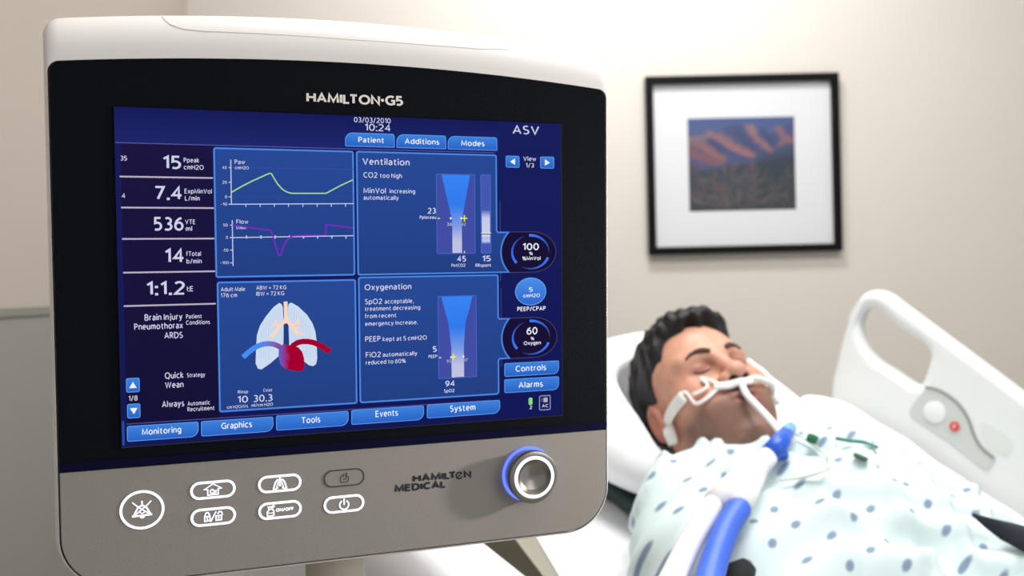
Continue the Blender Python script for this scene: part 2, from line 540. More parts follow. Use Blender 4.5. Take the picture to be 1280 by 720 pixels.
stroke(mb, [(SX0 - .0004, SZ0 - .0004), (SX1 + .0006, SZ0 - .0004), (SX1 + .0006, SZ1)], .0007, ly(.2), lin((46, 44, 52)))
stroke(mb, [(SX0, SZ1), (SX0, SZ0)], .0006, ly(.25), lin((34, 34, 62)))
stroke(mb, [(SX0, zh), (XR - .004, zh)], .0005, ly(.9), lin((92, 88, 168)))
stroke(mb, [(SX0 + .003, zb0), (XR - .008, zb0)], .0006, ly(.9), lin((78, 74, 140)))
rows(mb, SX0 + .0002, SX0 + .0016, SZ0 + .001, zb0 + .002, ly(.9), lambda q: lin((36, 78, 160)), 1)
spart('screen_outline', mb)

# left column of readings: (number, x0, x1, base, cap), captions, line height
for num, caps, rule in (
    (('15', 203.8, 226.3, 211.3, 16.8), [('Ppeak', 229.5, 248.8, 203.2, 6), ('cmH2O', 229.5, 254.5, 212, 6), ('35', 150.6, 158.8, 200.8, 6)], (149.5, 220.8, 266)),
    (('7.4', 194.3, 226.8, 249.8, 17.3), [('ExpMinVol', 230.5, 264.6, 242, 6), ('L/min', 231, 249.5, 250.8, 6), ('4', 152, 156.3, 247.8, 6.2)], (151.3, 259.5, 267)),
    (('536', 192.5, 229.3, 288.5, 17.3), [('VTE', 231.3, 243.8, 280.3, 6), ('ml', 232, 240, 288.8, 6)], (152.5, 298.7, 267.8)),
    (('14', 206.3, 229.3, 328.8, 18), [('fTotal', 232.8, 251, 320.2, 6), ('b/min', 233, 252, 329.5, 6)], (153.8, 340.8, 268.6)),
    (('1:1.2', 183.4, 231.1, 369.2, 17.2), [('I:E', 233.6, 241, 364.2, 6.5)], (154.7, 382.5, 269.6))):
    mb = MB()
    text(mb, *num, ly(2), LAV, 0.006)
    for c in caps:
        text(mb, *c, ly(2), LAV, 0.004)
    x0, z0 = xz(rule[0], rule[1])
    x1 = xz(rule[2], rule[1])[0]
    stroke(mb, [(x0, z0), (x1, z0)], .0010, ly(2), lin((186, 178, 196)))
    spart('reading', mb)
for grp in (
    [('Brain Injury', 180.7, 228, 400.8, 8, 1), ('Pneumothorax', 167.8, 228.4, 412.4, 8, 1), ('ARDS', 205.4, 228.4, 423.2, 8, 1), ('Patient', 232.4, 252, 398.4, 5.5, 1), ('Conditions', 232.4, 262.3, 405.9, 5.5, 1)],
    [('Quick', 206, 229.3, 473.4, 8, 1), ('Wean', 206.4, 229.3, 485.2, 8, 1), ('Strategy', 233.6, 256.2, 471.6, 5.5, 1)],
    [('Always', 202.4, 230.2, 509.2, 8, 1), ('Automatic', 234.2, 262.3, 507, 5.5, 1), ('Recruitment', 234.2, 267.8, 514.2, 5.5, 1)],
    [('1/8', 160.8, 172, 501, 6.5, 1)],
    [('03/03/2010', 442, 487.8, 153, 6.6, 0), ('10:24', 455.6, 487.4, 163.6, 9, 0)],
    [('ASV', 640, 673.3, 167.6, 11, 0)],
    [('View', 653.3, 669.4, 201.2, 5.6, 1), ('1/3', 656.4, 666.7, 209.4, 5.6, 1)]):
    mb = MB()
    for t in grp:
        text(mb, *t[:5], ly(2), LAV, 0.004 * t[5])
    spart('caption', mb)

def key(name, x0, y0, x1, y1, r, texts=(), tri=None, cols=((40, 98, 196), (62, 130, 222)), edge=(96, 160, 240)):
    mb = MB()
    ax, az1 = xz(x0, y0)
    bx = xz(x1, y0)[0]
    az0 = xz(x0, y1)[1]
    rr = tuple(v * PX for v in r)
    g = vgrad(az0, az1, *cols)
    poly = rrect(ax, az0, bx, az1, rr)
    fill(mb, poly, ly(1.0), lambda q: g(q))
    stroke(mb, [(x + (0.4 * PX if x < (ax + bx) / 2 else -0.4 * PX), z + (0.4 * PX if z < (az0 + az1) / 2 else -0.4 * PX)) for x, z in poly], .8 * PX, ly(1.4), lin(edge), True)
    for t in texts:
        text(mb, *t, ly(2), WHITE, 0.004)
    if tri:
        cx, cz, s = (ax + bx) / 2, (az0 + az1) / 2, 4.2 * PX
        d = {'u': (0, 1), 'd': (0, -1), 'l': (-1, 0), 'r': (1, 0)}[tri]
        p = [(cx + d[0] * s * .9, cz + d[1] * s * .9), (cx - d[0] * s * .8 + d[1] * s, cz - d[1] * s * .8 + d[0] * s), (cx - d[0] * s * .8 - d[1] * s, cz - d[1] * s * .8 - d[0] * s)]
        fill(mb, p, ly(2), WHITE)
    return spart(name, mb)
key('soft_key', 158.5, 532.5, 248, 551.9, (2, 2, 9, 2), [('Monitoring', 177.5, 226.5, 543.6, 8)])
key('soft_key', 251, 526.3, 341.4, 545.3, (2, 2, 9, 2), [('Graphics', 276.5, 314.8, 536.2, 8)])
key('soft_key', 344.6, 519.3, 435.2, 538, (2, 2, 9, 2), [('Tools', 377, 400, 529.2, 8)])
key('soft_key', 438.6, 512.4, 529.4, 530.8, (2, 2, 9, 2), [('Events', 468.9, 497, 521.2, 8)])
key('soft_key', 533, 505.6, 624.4, 522.8, (2, 2, 9, 2), [('System', 562, 593.6, 514.6, 8)])
key('soft_key', 430.8, 165.6, 492.6, 183, (9, 3, 1, 1), [('Patient', 447.5, 479.2, 178.2, 7)])
key('soft_key', 495, 167.8, 556.9, 185, (9, 3, 1, 1), [('Additions', 505.5, 548.5, 180, 7)])
key('soft_key', 559, 170, 620.7, 186.8, (9, 3, 1, 1), [('Modes', 575.9, 605, 182.4, 7)])
key('soft_key', 629.7, 453.9, 697.9, 470.9, (2, 2, 8, 2), [('Controls', 643.7, 682, 464.6, 7.6)])
key('soft_key', 629.7, 474, 697.9, 491.2, (2, 2, 8, 2), [('Alarms', 647.4, 678, 485, 7.6)])
key('arrow_key', 157.4, 472.6, 174.3, 490.6, (2, 2, 2, 2), tri='u')
key('arrow_key', 158.7, 504.8, 175.2, 522.9, (2, 2, 2, 2), tri='d')
key('arrow_key', 631.4, 194.7, 648.6, 209.4, (2, 2, 2, 2), tri='l')
key('arrow_key', 674.4, 195.8, 691.9, 210.6, (2, 2, 2, 2), tri='r')

BLUE0, BLUE1 = (35, 64, 132), (40, 74, 150)
EDGE = lin((82, 140, 226))
def panel_poly(mb, poly):
    zs = [p[1] for p in poly]
    g = vgrad(min(zs), max(zs), BLUE0, BLUE1)
    fill(mb, poly, ly(1.0), lambda q: g(q))
    stroke(mb, poly, 2.3 * PX, ly(1.3), lin((58, 108, 196)), True)
    stroke(mb, poly, 1.3 * PX, ly(1.5), EDGE, True)
def line(mb, pts, w, col, y=1.8):
    stroke(mb, [xz(*p) for p in pts], w * PX, ly(y), lin(col))
AX = (196, 204, 236)
# waveforms
mb = MB()
x0, z1 = xz(267.3, 185.3)
x1, z0 = xz(442.6, 343.2)
panel_poly(mb, rrect(x0, z0, x1, z1, 2 * PX, 3))
line(mb, [(290, 209.5), (441, 212)], .8, (62, 74, 168))
line(mb, [(290, 247), (441, 246)], .6, (44, 76, 158))
line(mb, [(288.2, 199.8), (289, 256)], 1.1, AX)
line(mb, [(285.4, 255.4), (441.5, 254.6)], 1.1, AX)
for yy in (209.7, 227.9, 246.1):
    line(mb, [(285.6, yy), (288.6, yy)], 1, AX)
for xx in (307, 324.9, 342.6, 360.3, 378.3, 396, 413.7, 431.4):
    line(mb, [(xx, 255.2), (xx, 258.6)], 1, AX)
for t in (('40', 277.5, 283, 211.4, 3.7), ('20', 277.5, 283.4, 229.8, 3.7), ('0', 281, 283.8, 248, 3.7), ('-10', 275.8, 283.6, 257, 3.7), ('Paw', 293, 306, 205.2, 5.6), ('cmH2O', 293.5, 310.7, 211.7, 4)):
    text(mb, *t, ly(2), LAV, 0.003)
line(mb, [(289.3, 240.4), (302, 233), (315, 226.4), (327, 221), (335, 217.4), (337.4, 216.8), (339.2, 217.6), (341.9, 222.5), (346.6, 230), (352.5, 236.7), (358.4, 240.2), (362, 241.3), (366, 241.8), (406.5, 241.8), (409, 240.8), (424.5, 232.4), (441, 224.7)], 1.5, (168, 216, 150), 2.2)
line(mb, [(290, 275.1), (291.1, 332.3)], 1.1, AX)
line(mb, [(287, 297.1), (441.5, 294.6)], 1.1, AX)
for yy in (281.5, 312.7, 328.5):
    line(mb, [(287.4, yy), (290.6, yy)], 1, AX)
for xx in (307.9, 325.9, 343.6, 361.3, 379, 396.7, 414.4, 432):
    line(mb, [(xx, 294.3), (xx, 298.2)], 1.4, AX)
for t in (('50', 278.9, 284.4, 283.2, 3.7), ('0', 282.2, 284.7, 298.6, 3.7), ('-50', 278.2, 285.2, 314.6, 3.7), ('-100', 275.3, 285.7, 330.2, 3.7), ('Flow', 295.2, 310, 279.8, 5.4), ('l/min', 295.2, 307.2, 286.7, 4)):
    text(mb, *t, ly(2), LAV, 0.003)
line(mb, [(290, 281.5), (337.2, 287.9), (339.5, 290.5), (343.1, 302.8), (347.1, 316.9), (348.5, 319.3), (350.4, 318.8), (353.2, 309.8), (357.2, 301.6), (361, 297.2), (364.3, 295.2), (370, 294.6), (406.6, 293.8), (407.2, 280.8), (440.8, 284.8)], 1.6, (134, 30, 196), 2.2)
spart('waveform_panel', mb)

# lungs
mb = MB()
x0, z1 = xz(271.8, 353.2)
x1, z0 = xz(445.4, 503.4)
panel_poly(mb, rrect(x0, z0, x1, z1, 2 * PX, 3))
for t in (('Adult Male', 275.7, 306.2, 364.4, 5.4), ('176 cm', 275.7, 296.2, 371.8, 5.4), ('ABW = 72 KG', 320, 357.6, 362.3, 5.2), ('IBW = 72 KG', 320, 355, 369.8, 5.2), ('Rinsp', 297, 309.8, 491.8, 4), ('Cstat', 328.7, 339.8, 489.6, 4), ('10', 296.8, 309.8, 503.5, 8.6), ('30.3', 316.8, 340.4, 502.4, 8.8), ('cm H2O/l/s', 283.4, 309.8, 510.8, 4), ('ml/cm H2O', 314, 341, 508.4, 4)):
    text(mb, *t, ly(2), LAV, 0.003)
spart('patient_panel', mb)
def c7(pts):
    return [xz(300 + a / 7.2, 370 + b / 7.2) for a, b in pts]
mb = MB()
LUNG = lin((204, 220, 240))
fill(mb, c7([(350, 62), (372, 72), (384, 105), (390, 250), (390, 430), (345, 540), (270, 605), (190, 660), (160, 652), (138, 605), (142, 480), (150, 350), (178, 265), (232, 180), (300, 98)]), ly(1.9), LUNG)
fill(mb, c7([(458, 58), (520, 92), (600, 168), (650, 245), (676, 320), (686, 400), (692, 560), (682, 610), (655, 630), (615, 620), (560, 575), (440, 440), (430, 260), (428, 105), (436, 70)][::-1]), ly(1.9), LUNG)
for i in range(24):                           # fine pixel raster on the lungs
    xx = 168 + i * 21
    if 385 < xx < 440:
        continue
    if abs(xx - 412) > 232:
        continue
    yt = 62 + abs(xx - 412) ** 2.05 * .0034 + 30
    stroke(mb, c7([(xx, yt), (xx, 560 if abs(xx - 412) > 140 else 430)]), .5 * PX, ly(2.0), lin((182, 200, 230)))
fill(mb, c7([(388, 440), (390, 265), (400, 246), (412, 240), (424, 246), (434, 265), (440, 440)]), ly(2.1), lin((32, 62, 130)))
PE = lin((250, 214, 190))
fill(mb, c7([(390, 50), (425, 48), (428, 180), (440, 232), (412, 248), (386, 240), (394, 180)]), ly(2.3), PE)
for br, w in (([(400, 228), (360, 262), (318, 322), (272, 372)], 4.0), ([(352, 268), (322, 250), (312, 218)], 2.6), ([(335, 262), (290, 262)], 2.4), ([(322, 320), (300, 350), (306, 372)], 2.2),
              ([(426, 228), (460, 262), (500, 318), (520, 345)], 4.0), ([(480, 262), (510, 235), (528, 205)], 2.6), ([(496, 250), (540, 238)], 2.2), ([(512, 332), (572, 344)], 2.6), ([(490, 292), (530, 284)], 2)):
    stroke(mb, c7(br), w * PX, ly(2.3), PE)
def grad_stroke(mb, pts, w, c0, c1, y):
    P = c7(pts)
    n = len(P)
    st = len(mb.v)
    stroke(mb, P, w * PX, y, (0, 0, 0, 1))
    a, b = np.array(lin(c0)), np.array(lin(c1))
    for i in range(n):
        k = max(0.0, (i / (n - 1) - .45) / .55)
        mb.c[st + 2 * i] = mb.c[st + 2 * i + 1] = tuple(a + (b - a) * k)
grad_stroke(mb, [(26, 550), (70, 508), (115, 474), (160, 448), (205, 432), (250, 427), (300, 432), (345, 450), (385, 480)], 6.2, (72, 140, 240), (150, 40, 120), ly(2.5))
grad_stroke(mb, [(455, 470), (480, 440), (515, 418), (560, 408), (610, 408), (660, 418), (710, 440), (760, 468), (808, 500)], 6.6, (160, 0, 46), (176, 0, 44), ly(2.6))
hp = [(350, 462), (344, 510), (348, 570), (362, 615), (395, 648), (430, 660), (480, 668), (530, 678), (562, 668), (578, 630), (574, 560), (556, 500), (520, 458), (470, 448), (430, 440), (385, 432)]
cen = (455, 550)
vs = c7(hp + [cen])
hx0, hx1 = c7([(345, 560)])[0][0], c7([(435, 560)])[0][0]
ca, cb = np.array(lin((96, 92, 206))), np.array(lin((164, 0, 46)))
def hcol(q):
    k = min(1, max(0, (q[0] - hx0) / (hx1 - hx0)))
    k = k * k * (3 - 2 * k)
    return tuple(ca + (cb - ca) * k)
pts, fs = [], []
inner = [(cen[0] + (a - cen[0]) * .55, cen[1] + (b - cen[1]) * .55) for a, b in hp]
vs = c7(hp) + c7(inner) + c7([cen])
n = len(hp)
fs = [(i, (i + 1) % n, n + (i + 1) % n, n + i) for i in range(n)] + [(n + i, n + (i + 1) % n, 2 * n) for i in range(n)]
mb.add([(x, ly(2.8), z) for x, z in vs], fs, hcol)
spart('lung_graphic', mb)

# ventilation and oxygenation panels, each notched round a dial
def notched(px_tl, px_tr, px_br, px_bl, notch_top, notch_bot, tip, left, upper):
    return None
def dial_notch(mb, tl, xr, zbot_px, dial, upper):
    x0, z1 = xz(*tl)
    x1 = xz(xr, tl[1])[0]
    z0 = xz(tl[0], zbot_px)[1]
    cx, cz, rx, rz = dial
    zt, zl = cz + rz, cz - rz
    tipx = cx - rx * .42 * 1.0
    arc = []
    for i in range(13):
        a = math.radians(134 + 92 * i / 12)
        arc.append((cx - rx + rz * 1.32 + rz * 1.32 * math.cos(a), cz + rz * 1.36 * math.sin(a)))
    r = 2 * PX
    poly = [(x0, z1 - r), (x0 + r * .3, z1 - r * .3), (x0 + r, z1), (x1 - r, z1), (x1 - r * .3, z1 - r * .3), (x1, z1 - r)]
    if upper:                                  # notch reaches the panel's lower edge
        poly += [(x1, arc[0][1] + .0012), (x1 + .001, arc[0][1])] + arc + [(x0 + r, arc[-1][1]), (x0 + .3 * r, arc[-1][1] + .3 * r), (x0, arc[-1][1] + r)]
    else:
        poly += [(x1, arc[0][1] + .0012), (x1 + .001, arc[0][1])] + arc + [(x1 + .001, arc[-1][1]), (x1, arc[-1][1] - .0012), (x1, z0 + r), (x1 - r, z0), (x0 + r, z0), (x0, z0 + r)]
    panel_poly(mb, poly)
def dial_geo(px, py, x_l, x_r, y_t, y_b):
    cx, cz = xz(px, py)
    return cx, cz, (xz(x_r, py)[0] - xz(x_l, py)[0]) / 2, (xz(px, y_t)[1] - xz(px, y_b)[1]) / 2
D1 = dial_geo(661.5, 315, 622.8, 694.2, 289.8, 340)
D2 = dial_geo(662.5, 421.7, 624, 695.4, 396.5, 446.4)
mb = MB()
dial_notch(mb, (445.4, 189.8), 619.4, 342.6, D1, True)
for t in (('Ventilation', 452.6, 511.5, 206, 8.4), ('CO2', 453.8, 471.2, 222.2, 7), ('too high', 474.6, 501.9, 222.4, 5.8), ('MinVol', 453.8, 481.8, 241.7, 7), ('increasing', 486.4, 518.4, 241.7, 5.6), ('automatically', 453.8, 497.8, 249.8, 5.6)):
    text(mb, *t, ly(2), LAV, 0.003)
spart('ventilation_panel', mb)
mb = MB()
dial_notch(mb, (448, 347), 621.6, 503, D2, False)
for t in (('Oxygenation', 455.3, 513.6, 362.8, 7.4), ('SpO2', 455.8, 477, 380.4, 6.8), ('acceptable,', 480.3, 516.7, 379.6, 5.6), ('treatment decreasing', 455.8, 524.7, 388.7, 5.4), ('from recent', 455.8, 494.7, 397.8, 5.4), ('emergency increase.', 455.8, 521.7, 407.4, 5.4), ('PEEP', 456, 475.3, 427.2, 6.8), ('kept at 5 cmH2O', 477.8, 533, 426.6, 5.6), ('FiO2', 456.7, 475.5, 446.9, 6.8), ('automatically', 477.8, 521, 445.9, 5.4), ('reduced to 60%', 456.7, 506.7, 455.8, 5.4)):
    text(mb, *t, ly(2), LAV, 0.003)
spart('oxygenation_panel', mb)

def funnel(name, tl, br, prof, dots, plus, texts, marks):
    mb = MB()
    x0, z1 = xz(*tl)
    x1, z0 = xz(*br)
    fill(mb, rrect(x0, z0, x1, z1, 1.5 * PX, 3), ly(1.9), lin((66, 78, 164)))
    stroke(mb, rrect(x0, z0, x1, z1, 1.5 * PX, 3), .9 * PX, ly(2.0), lin((74, 104, 196)), True)
    # prof: (k down 0..1, left 0..1, right 0..1)
    vs, fs, cs = [], [], []
    stops = [(0, (56, 132, 244)), (.38, (50, 122, 236)), (.66, (128, 156, 226)), (.85, (192, 194, 224)), (1, (192, 194, 222))]
    n = 40
    for i in range(n + 1):
        k = i / n
        for (a, la, rra), (b, lb, rb2) in zip(prof[:-1], prof[1:]):
            if a <= k <= b + 1e-9:
                u = (k - a) / (b - a)
                lx, rx = la + (lb - la) * u, rra + (rb2 - rra) * u
        for (a, ca_), (b, cb_) in zip(stops[:-1], stops[1:]):
            if a <= k <= b + 1e-9:
                u = (k - a) / (b - a)
                cc = lin([p + (q - p) * u for p, q in zip(ca_, cb_)])
        z = z1 - .0004 + (z0 - z1 + .0008) * k
        vs += [(x0 + (x1 - x0) * lx, ly(2.1), z), (x0 + (x1 - x0) * rx, ly(2.1), z)]
        cs += [cc, cc]
        if i:
            fs.append((2 * i - 2, 2 * i, 2 * i + 1, 2 * i - 1))
    st = len(mb.v)
    mb.add(vs, fs)
    mb.c[st:] = cs
    for d in dots:
        cx, cz = xz(*d)
        fill(mb, [(cx + 1.4 * PX * math.cos(a * math.pi / 4), cz + 1.4 * PX * math.sin(a * math.pi / 4)) for a in range(8)], ly(2.5), WHITE)
    px_, pz_ = xz(*plus)
    Y = lin((236, 236, 60))
    stroke(mb, [(px_ - 4 * PX, pz_), (px_ + 4 * PX, pz_)], 1.5 * PX, ly(2.6), Y)
    stroke(mb, [(px_, pz_ - 4 * PX), (px_, pz_ + 4 * PX)], 1.5 * PX, ly(2.62), Y)
    for t in texts:
        text(mb, *t[:5], ly(2.4), lin(t[5]) if len(t) > 5 else LAV, 0.01)
    for a, b in marks:
        line(mb, [a, b], 1.3, (220, 226, 110), 2.5)
    return spart(name, mb)
G = (176, 182, 214)
funnel('funnel_chart', (544.8, 217.6), (593.4, 316.6), [(0, .135, .875), (.55, .385, .665), (.62, .40, .65), (1, .40, .65)], [(562.7, 272.9), (575.8, 272.9)], (579.8, 272.9),
       [('23', 533.5, 544.2, 267.2, 7.4), ('Pplateau', 524, 544.4, 273.7, 4.2), ('45', 570.3, 581.8, 327.2, 7.4), ('PetCO2', 563.7, 581, 333.7, 4), ('36', 557.9, 564.7, 282.4, 4.2, G), ('42', 576.4, 581.4, 282.4, 4.2, G)], [((546.2, 273), (549.4, 273)), ((579.8, 313.6), (579.8, 316.4))])
funnel('funnel_chart', (546.8, 370.4), (595.2, 470.4), [(0, .09, .90), (.16, .17, .82), (.32, .265, .715), (.62, .335, .665), (1, .34, .665)], [(563.3, 446.2), (578.5, 445.4)], (566, 446),
       [('5', 540.4, 545.4, 440, 7.4), ('PEEP', 535, 546, 447.6, 4), ('94', 556, 567.5, 483.2, 7.4), ('SpO2', 554.4, 567.3, 490.6, 4.3), ('93', 557.8, 563, 453.4, 4.2, G), ('97', 579.4, 584, 452, 4.2, G)], [((548, 447), (551, 446.8)), ((565.6, 471), (567.4, 471))])
mb = MB()
x0, z1 = xz(600.1, 218.6)
x1, z0 = xz(613.0, 316.4)
fill(mb, rrect(x0, z0, x1, z1, 1.2 * PX, 3), ly(1.9), lin((68, 88, 178)))
stroke(mb, rrect(x0, z0, x1, z1, 1.2 * PX, 3), .8 * PX, ly(2.0), lin((78, 108, 200)), True)
h = z1 - z0
for a, b, ca_, cb_ in ((.45, .55, (72, 92, 182), (196, 200, 230)), (.55, .77, (196, 200, 230), (206, 208, 232)), (.77, .79, (206, 208, 232), (226, 226, 240)), (.79, .85, (170, 180, 222), (196, 204, 232)), (.85, .88, (180, 190, 226), (72, 92, 182))):
    rows(mb, x0 + .0006, x1 - .0006, z1 - h * b, z1 - h * a, ly(2.1), vgrad(z1 - h * b, z1 - h * a, cb_, ca_), 4)
stroke(mb, [(x0 - .0004, z1 - h * .755), (x1 + .0006, z1 - h * .755)], 1.0 * PX, ly(2.3), lin((20, 22, 40)))
stroke(mb, [(x0 - .0002, z1 - h * .745), (x1 + .0004, z1 - h * .745)], .7 * PX, ly(2.35), lin((250, 250, 252)))
text(mb, '15', 602.2, 612.8, 326.9, 7.4, ly(2.4), LAV, .01)
text(mb, 'RRspont', 593.5, 613, 333.7, 4.2, ly(2.4), LAV, .01)
spart('rate_bar', mb)

def dial(D, c, texts):
    cx, cz, rx, rz = D
    mb = MB()
    xr = xz(c[2], c[1])[0]
    rr = rz
    right = []
    for i in range(25):
        a = math.radians(90 - 180 * i / 24)
        right.append((xr - rx * .82 + rx * .82 * math.cos(a), cz + rz * math.sin(a)))
    xl = cx - rx * .95
    arc = [(cx - rx + rz * 1.34 + rz * 1.32 * math.cos(math.radians(226 - 92 * i / 12)), cz + rz * 1.36 * math.sin(math.radians(226 - 92 * i / 12))) for i in range(13)]
    fill(mb, right + arc, ly(.95), lin((25, 18, 54)))
    stroke(mb, [(xz(c[0], c[1])[0], cz + rz + .022), (xz(c[0], c[1])[0], cz + rz + .001), (xz(c[0], c[1])[0] + .001, cz + rz)] + right + [(xz(c[0], c[1])[0] + .001, cz - rz), (xz(c[0], c[1])[0], cz - rz - .001), (xz(c[0], c[1])[0], cz - rz - .006)], .7 * PX, ly(.98), lin((82, 72, 128)))
    qx, qz = xz(c[3], c[1])
    ax = (xz(c[3] + 23, c[1])[0] - xz(c[3] - 23, c[1])[0]) / 2
    az = rz * .83
    for a0, a1 in ((95, -5), (-20, -120), (-140, -250)):
        n = 16
        st = len(mb.v)
        P = [(qx + ax * math.cos(math.radians(a0 + (a1 - a0) * i / n)), qz + az * math.sin(math.radians(a0 + (a1 - a0) * i / n))) for i in range(n + 1)]
        vs, fs, cs = [], [], []
        bright, dim = np.array(lin((62, 120, 250))), np.array(lin((34, 30, 96)))
        for i, p in enumerate(P):
            w = (3.6 - 2.4 * i / n) * PX / 2
            d = Vector((math.cos(math.radians(a0 + (a1 - a0) * i / n)), math.sin(math.radians(a0 + (a1 - a0) * i / n))))
            vs += [(p[0] + d.x * w, ly(1.4), p[1] + d.y * w), (p[0] - d.x * w, ly(1.4), p[1] - d.y * w)]
            cc = tuple(bright + (dim - bright) * (i / n) ** 1.3)
            cs += [cc, cc]
            if i:
                fs.append((2 * i - 2, 2 * i - 1, 2 * i + 1, 2 * i))
        mb.add(vs, fs)
        mb.c[st:] = cs
    for t in texts:
        text(mb, *t, ly(2), WHITE, 0.006)
    spart('dial', mb)
dial(D1, (624.7, 315, 694.2, 662.6), [('100', 652.7, 672.8, 312.8, 8.8), ('%', 660.7, 665.2, 318.8, 4), ('%MnVol', 652.2, 674.8, 325.4, 4.8)])
dial(D2, (626, 421.7, 695.4, 663.4), [('60', 657.5, 671, 418.2, 9.2), ('%', 662.7, 666.9, 425, 4), ('Oxygen', 654, 675.2, 431.3, 4.8)])
mb = MB()
cx, cz = xz(662.7, 364.3)
rx = (xz(681.7, 364)[0] - xz(643.7, 364)[0]) / 2
rz = (xz(662, 347.4)[1] - xz(662, 381.2)[1]) / 2
el = [(cx + rx * math.cos(2 * math.pi * i / 40), cz + rz * math.sin(2 * math.pi * i / 40)) for i in range(40)]
g = vgrad(cz - rz, cz + rz, (44, 104, 204), (74, 142, 232))
fill(mb, el, ly(1), lambda q: g(q))
stroke(mb, el, .9 * PX, ly(1.3), lin((112, 172, 246)), True)
text(mb, '5', 660.5, 665.2, 364.7, 5.5, ly(2), WHITE, .004)
text(mb, 'cmH2O', 653.2, 674.3, 371.8, 4.5, ly(2), WHITE, .004)
text(mb, 'PEEP/CPAP', 645.9, 681.3, 389, 5.5, ly(2), WHITE, .01)
spart('round_key', mb)
mb = MB()
x0, z1 = xz(660, 497)
x1, z0 = xz(664.8, 505.6)
fill(mb, rrect(x0, z0, x1, z1, 1.8 * PX, 4), ly(2), lin((132, 226, 116)))
text(mb, '2', 660.8, 664.3, 511.3, 4.4, ly(2), LAV, .02)
x0, z1 = xz(673.6, 494.8)
x1, z0 = xz(687, 511.4)
stroke(mb, rrect(x0, z0, x1, z1, 1.6 * PX, 4), 1.1 * PX, ly(2), lin((158, 158, 206)), True)
x0, z1 = xz(678.6, 496.9)
x1, z0 = xz(683.8, 502.3)
fill(mb, rrect(x0, z0, x1, z1, .5 * PX, 2), ly(2), lin((176, 176, 194)))
for k in range(3):
    x0, z1 = xz(675.8, 497.6 + k * 1.6)
    x1, z0 = xz(678.2, 498.5 + k * 1.6)
    fill(mb, rrect(x0, z0, x1, z1, 0), ly(2), lin((96, 96, 120)))
text(mb, 'AC', 676.8, 684.4, 509.2, 4.2, ly(2), LAV, .01)
spart('status_icon', mb)

# ------------------------------------------------------------------ lettering and buttons on the device
def ptext(mb, t, x0, x1, yb, cap, y0, y1, bold):
    p, f = text_mesh(t, bold)
    a = L(x0, yb)
    xr = L(x1, yb)[0]
    s = np.linalg.norm(L(x0, yb - cap) - a)
    mn, mx = p[:, 0].min(), p[:, 0].max()
    vs = [(a[0] + (q[0] - mn) / (mx - mn) * (xr - a[0]), y1, a[2] + q[1] * s) for q in p]
    mb.add(vs, f)
mb = MB()
ptext(mb, 'HAMILTON', 382.9, 475, 127.8, 12.6, 0, -.0003, .2)
ptext(mb, 'G5', 481.3, 503.8, 131.6, 12.4, 0, -.0003, .2)
cx, cz = xz(478, 125.4)
mb.add([(cx + .0011 * math.cos(a * math.pi / 6), -.0003, cz + .0011 * math.sin(a * math.pi / 6)) for a in range(12)], [tuple(range(12))])
vpart(mb, 'model_lettering', mat('cream_print', (250, 242, 236), 0.5), recalc=False)
mb = MB()
ptext(mb, 'HAMILT', 515.6, 568.8, 603, 9.4, 0, -.0004, .25)
ptext(mb, 'N', 579.2, 589, 597.9, 9.4, 0, -.0004, .25)
ptext(mb, 'MEDICAL', 493, 556.2, 615.6, 9.4, 0, -.0004, .25)
ox, oz = xz(573.9, 594.2)
stroke(mb, [(ox + .0023 * math.cos(a), oz + .0022 * math.sin(a)) for a in [math.radians(30 + 12 * i) for i in range(0, 26)]], .0011, -.0004, (1, 1, 1, 1))
stroke(mb, [(ox - .0012, oz - .0012), (ox + .0018, oz + .0016)], .0008, -.0004, (1, 1, 1, 1))
vpart(mb, 'maker_lettering', m_dark, recalc=False)

def pbutton(cpx, cpy, w, h, icon_fn, lit=True, round_=False):
    cx, cz = xz(cpx, cpy)
    def pill(w, h, n=14):
        if round_:
            return [(w / 2 * math.cos(2 * math.pi * i / 48), h / 2 * math.sin(2 * math.pi * i / 48)) for i in range(48)]
        r = h / 2
        return [(w / 2 - r + r * math.cos(math.radians(90 - 180 * i / n)), r * math.sin(math.radians(90 - 180 * i / n))) for i in range(n + 1)] + \
               [(-w / 2 + r + r * math.cos(math.radians(270 - 180 * i / n)), r * math.sin(math.radians(270 - 180 * i / n))) for i in range(n + 1)]
    body = MB()
    P = [(cx + a, cz + b) for a, b in pill(w + .0006, h + .0006)]
    slab_poly(body, P, -.0005, .001)
    b = vpart(body, 'push_button', m_panel)
    ringm = m_lit if lit else m_darkline
    rm = MB()
    t = .0016 if lit else .0008
    o = [(cx + a, cz + c) for a, c in pill(w, h)]
    i_ = [(cx + a, cz + c) for a, c in pill(w - 2 * t, h - 2 * t)]
    n = len(o)
    yy = -.00075
    rm.add([(x, yy, z) for x, z in o] + [(x, yy, z) for x, z in i_] + [(x, -.0004, z) for x, z in o], [(k, (k + 1) % n, n + (k + 1) % n, n + k) for k in range(n)] + [(k, 2 * n + k, 2 * n + (k + 1) % n, (k + 1) % n) for k in range(n)])
    rm.build('light_outline', ringm, b)
    im = MB()
    icon_fn(im, cx, cz)
    im.build('symbol', ringm, b, recalc=False)
    return b
W1 = (1, 1, 1, 1)
def ST(mb, c, pts, w, closed=False):
    stroke(mb, [(c[0] + a * .001, c[1] + b * .001) for a, b in pts], w * .001, -.0008, W1, closed)
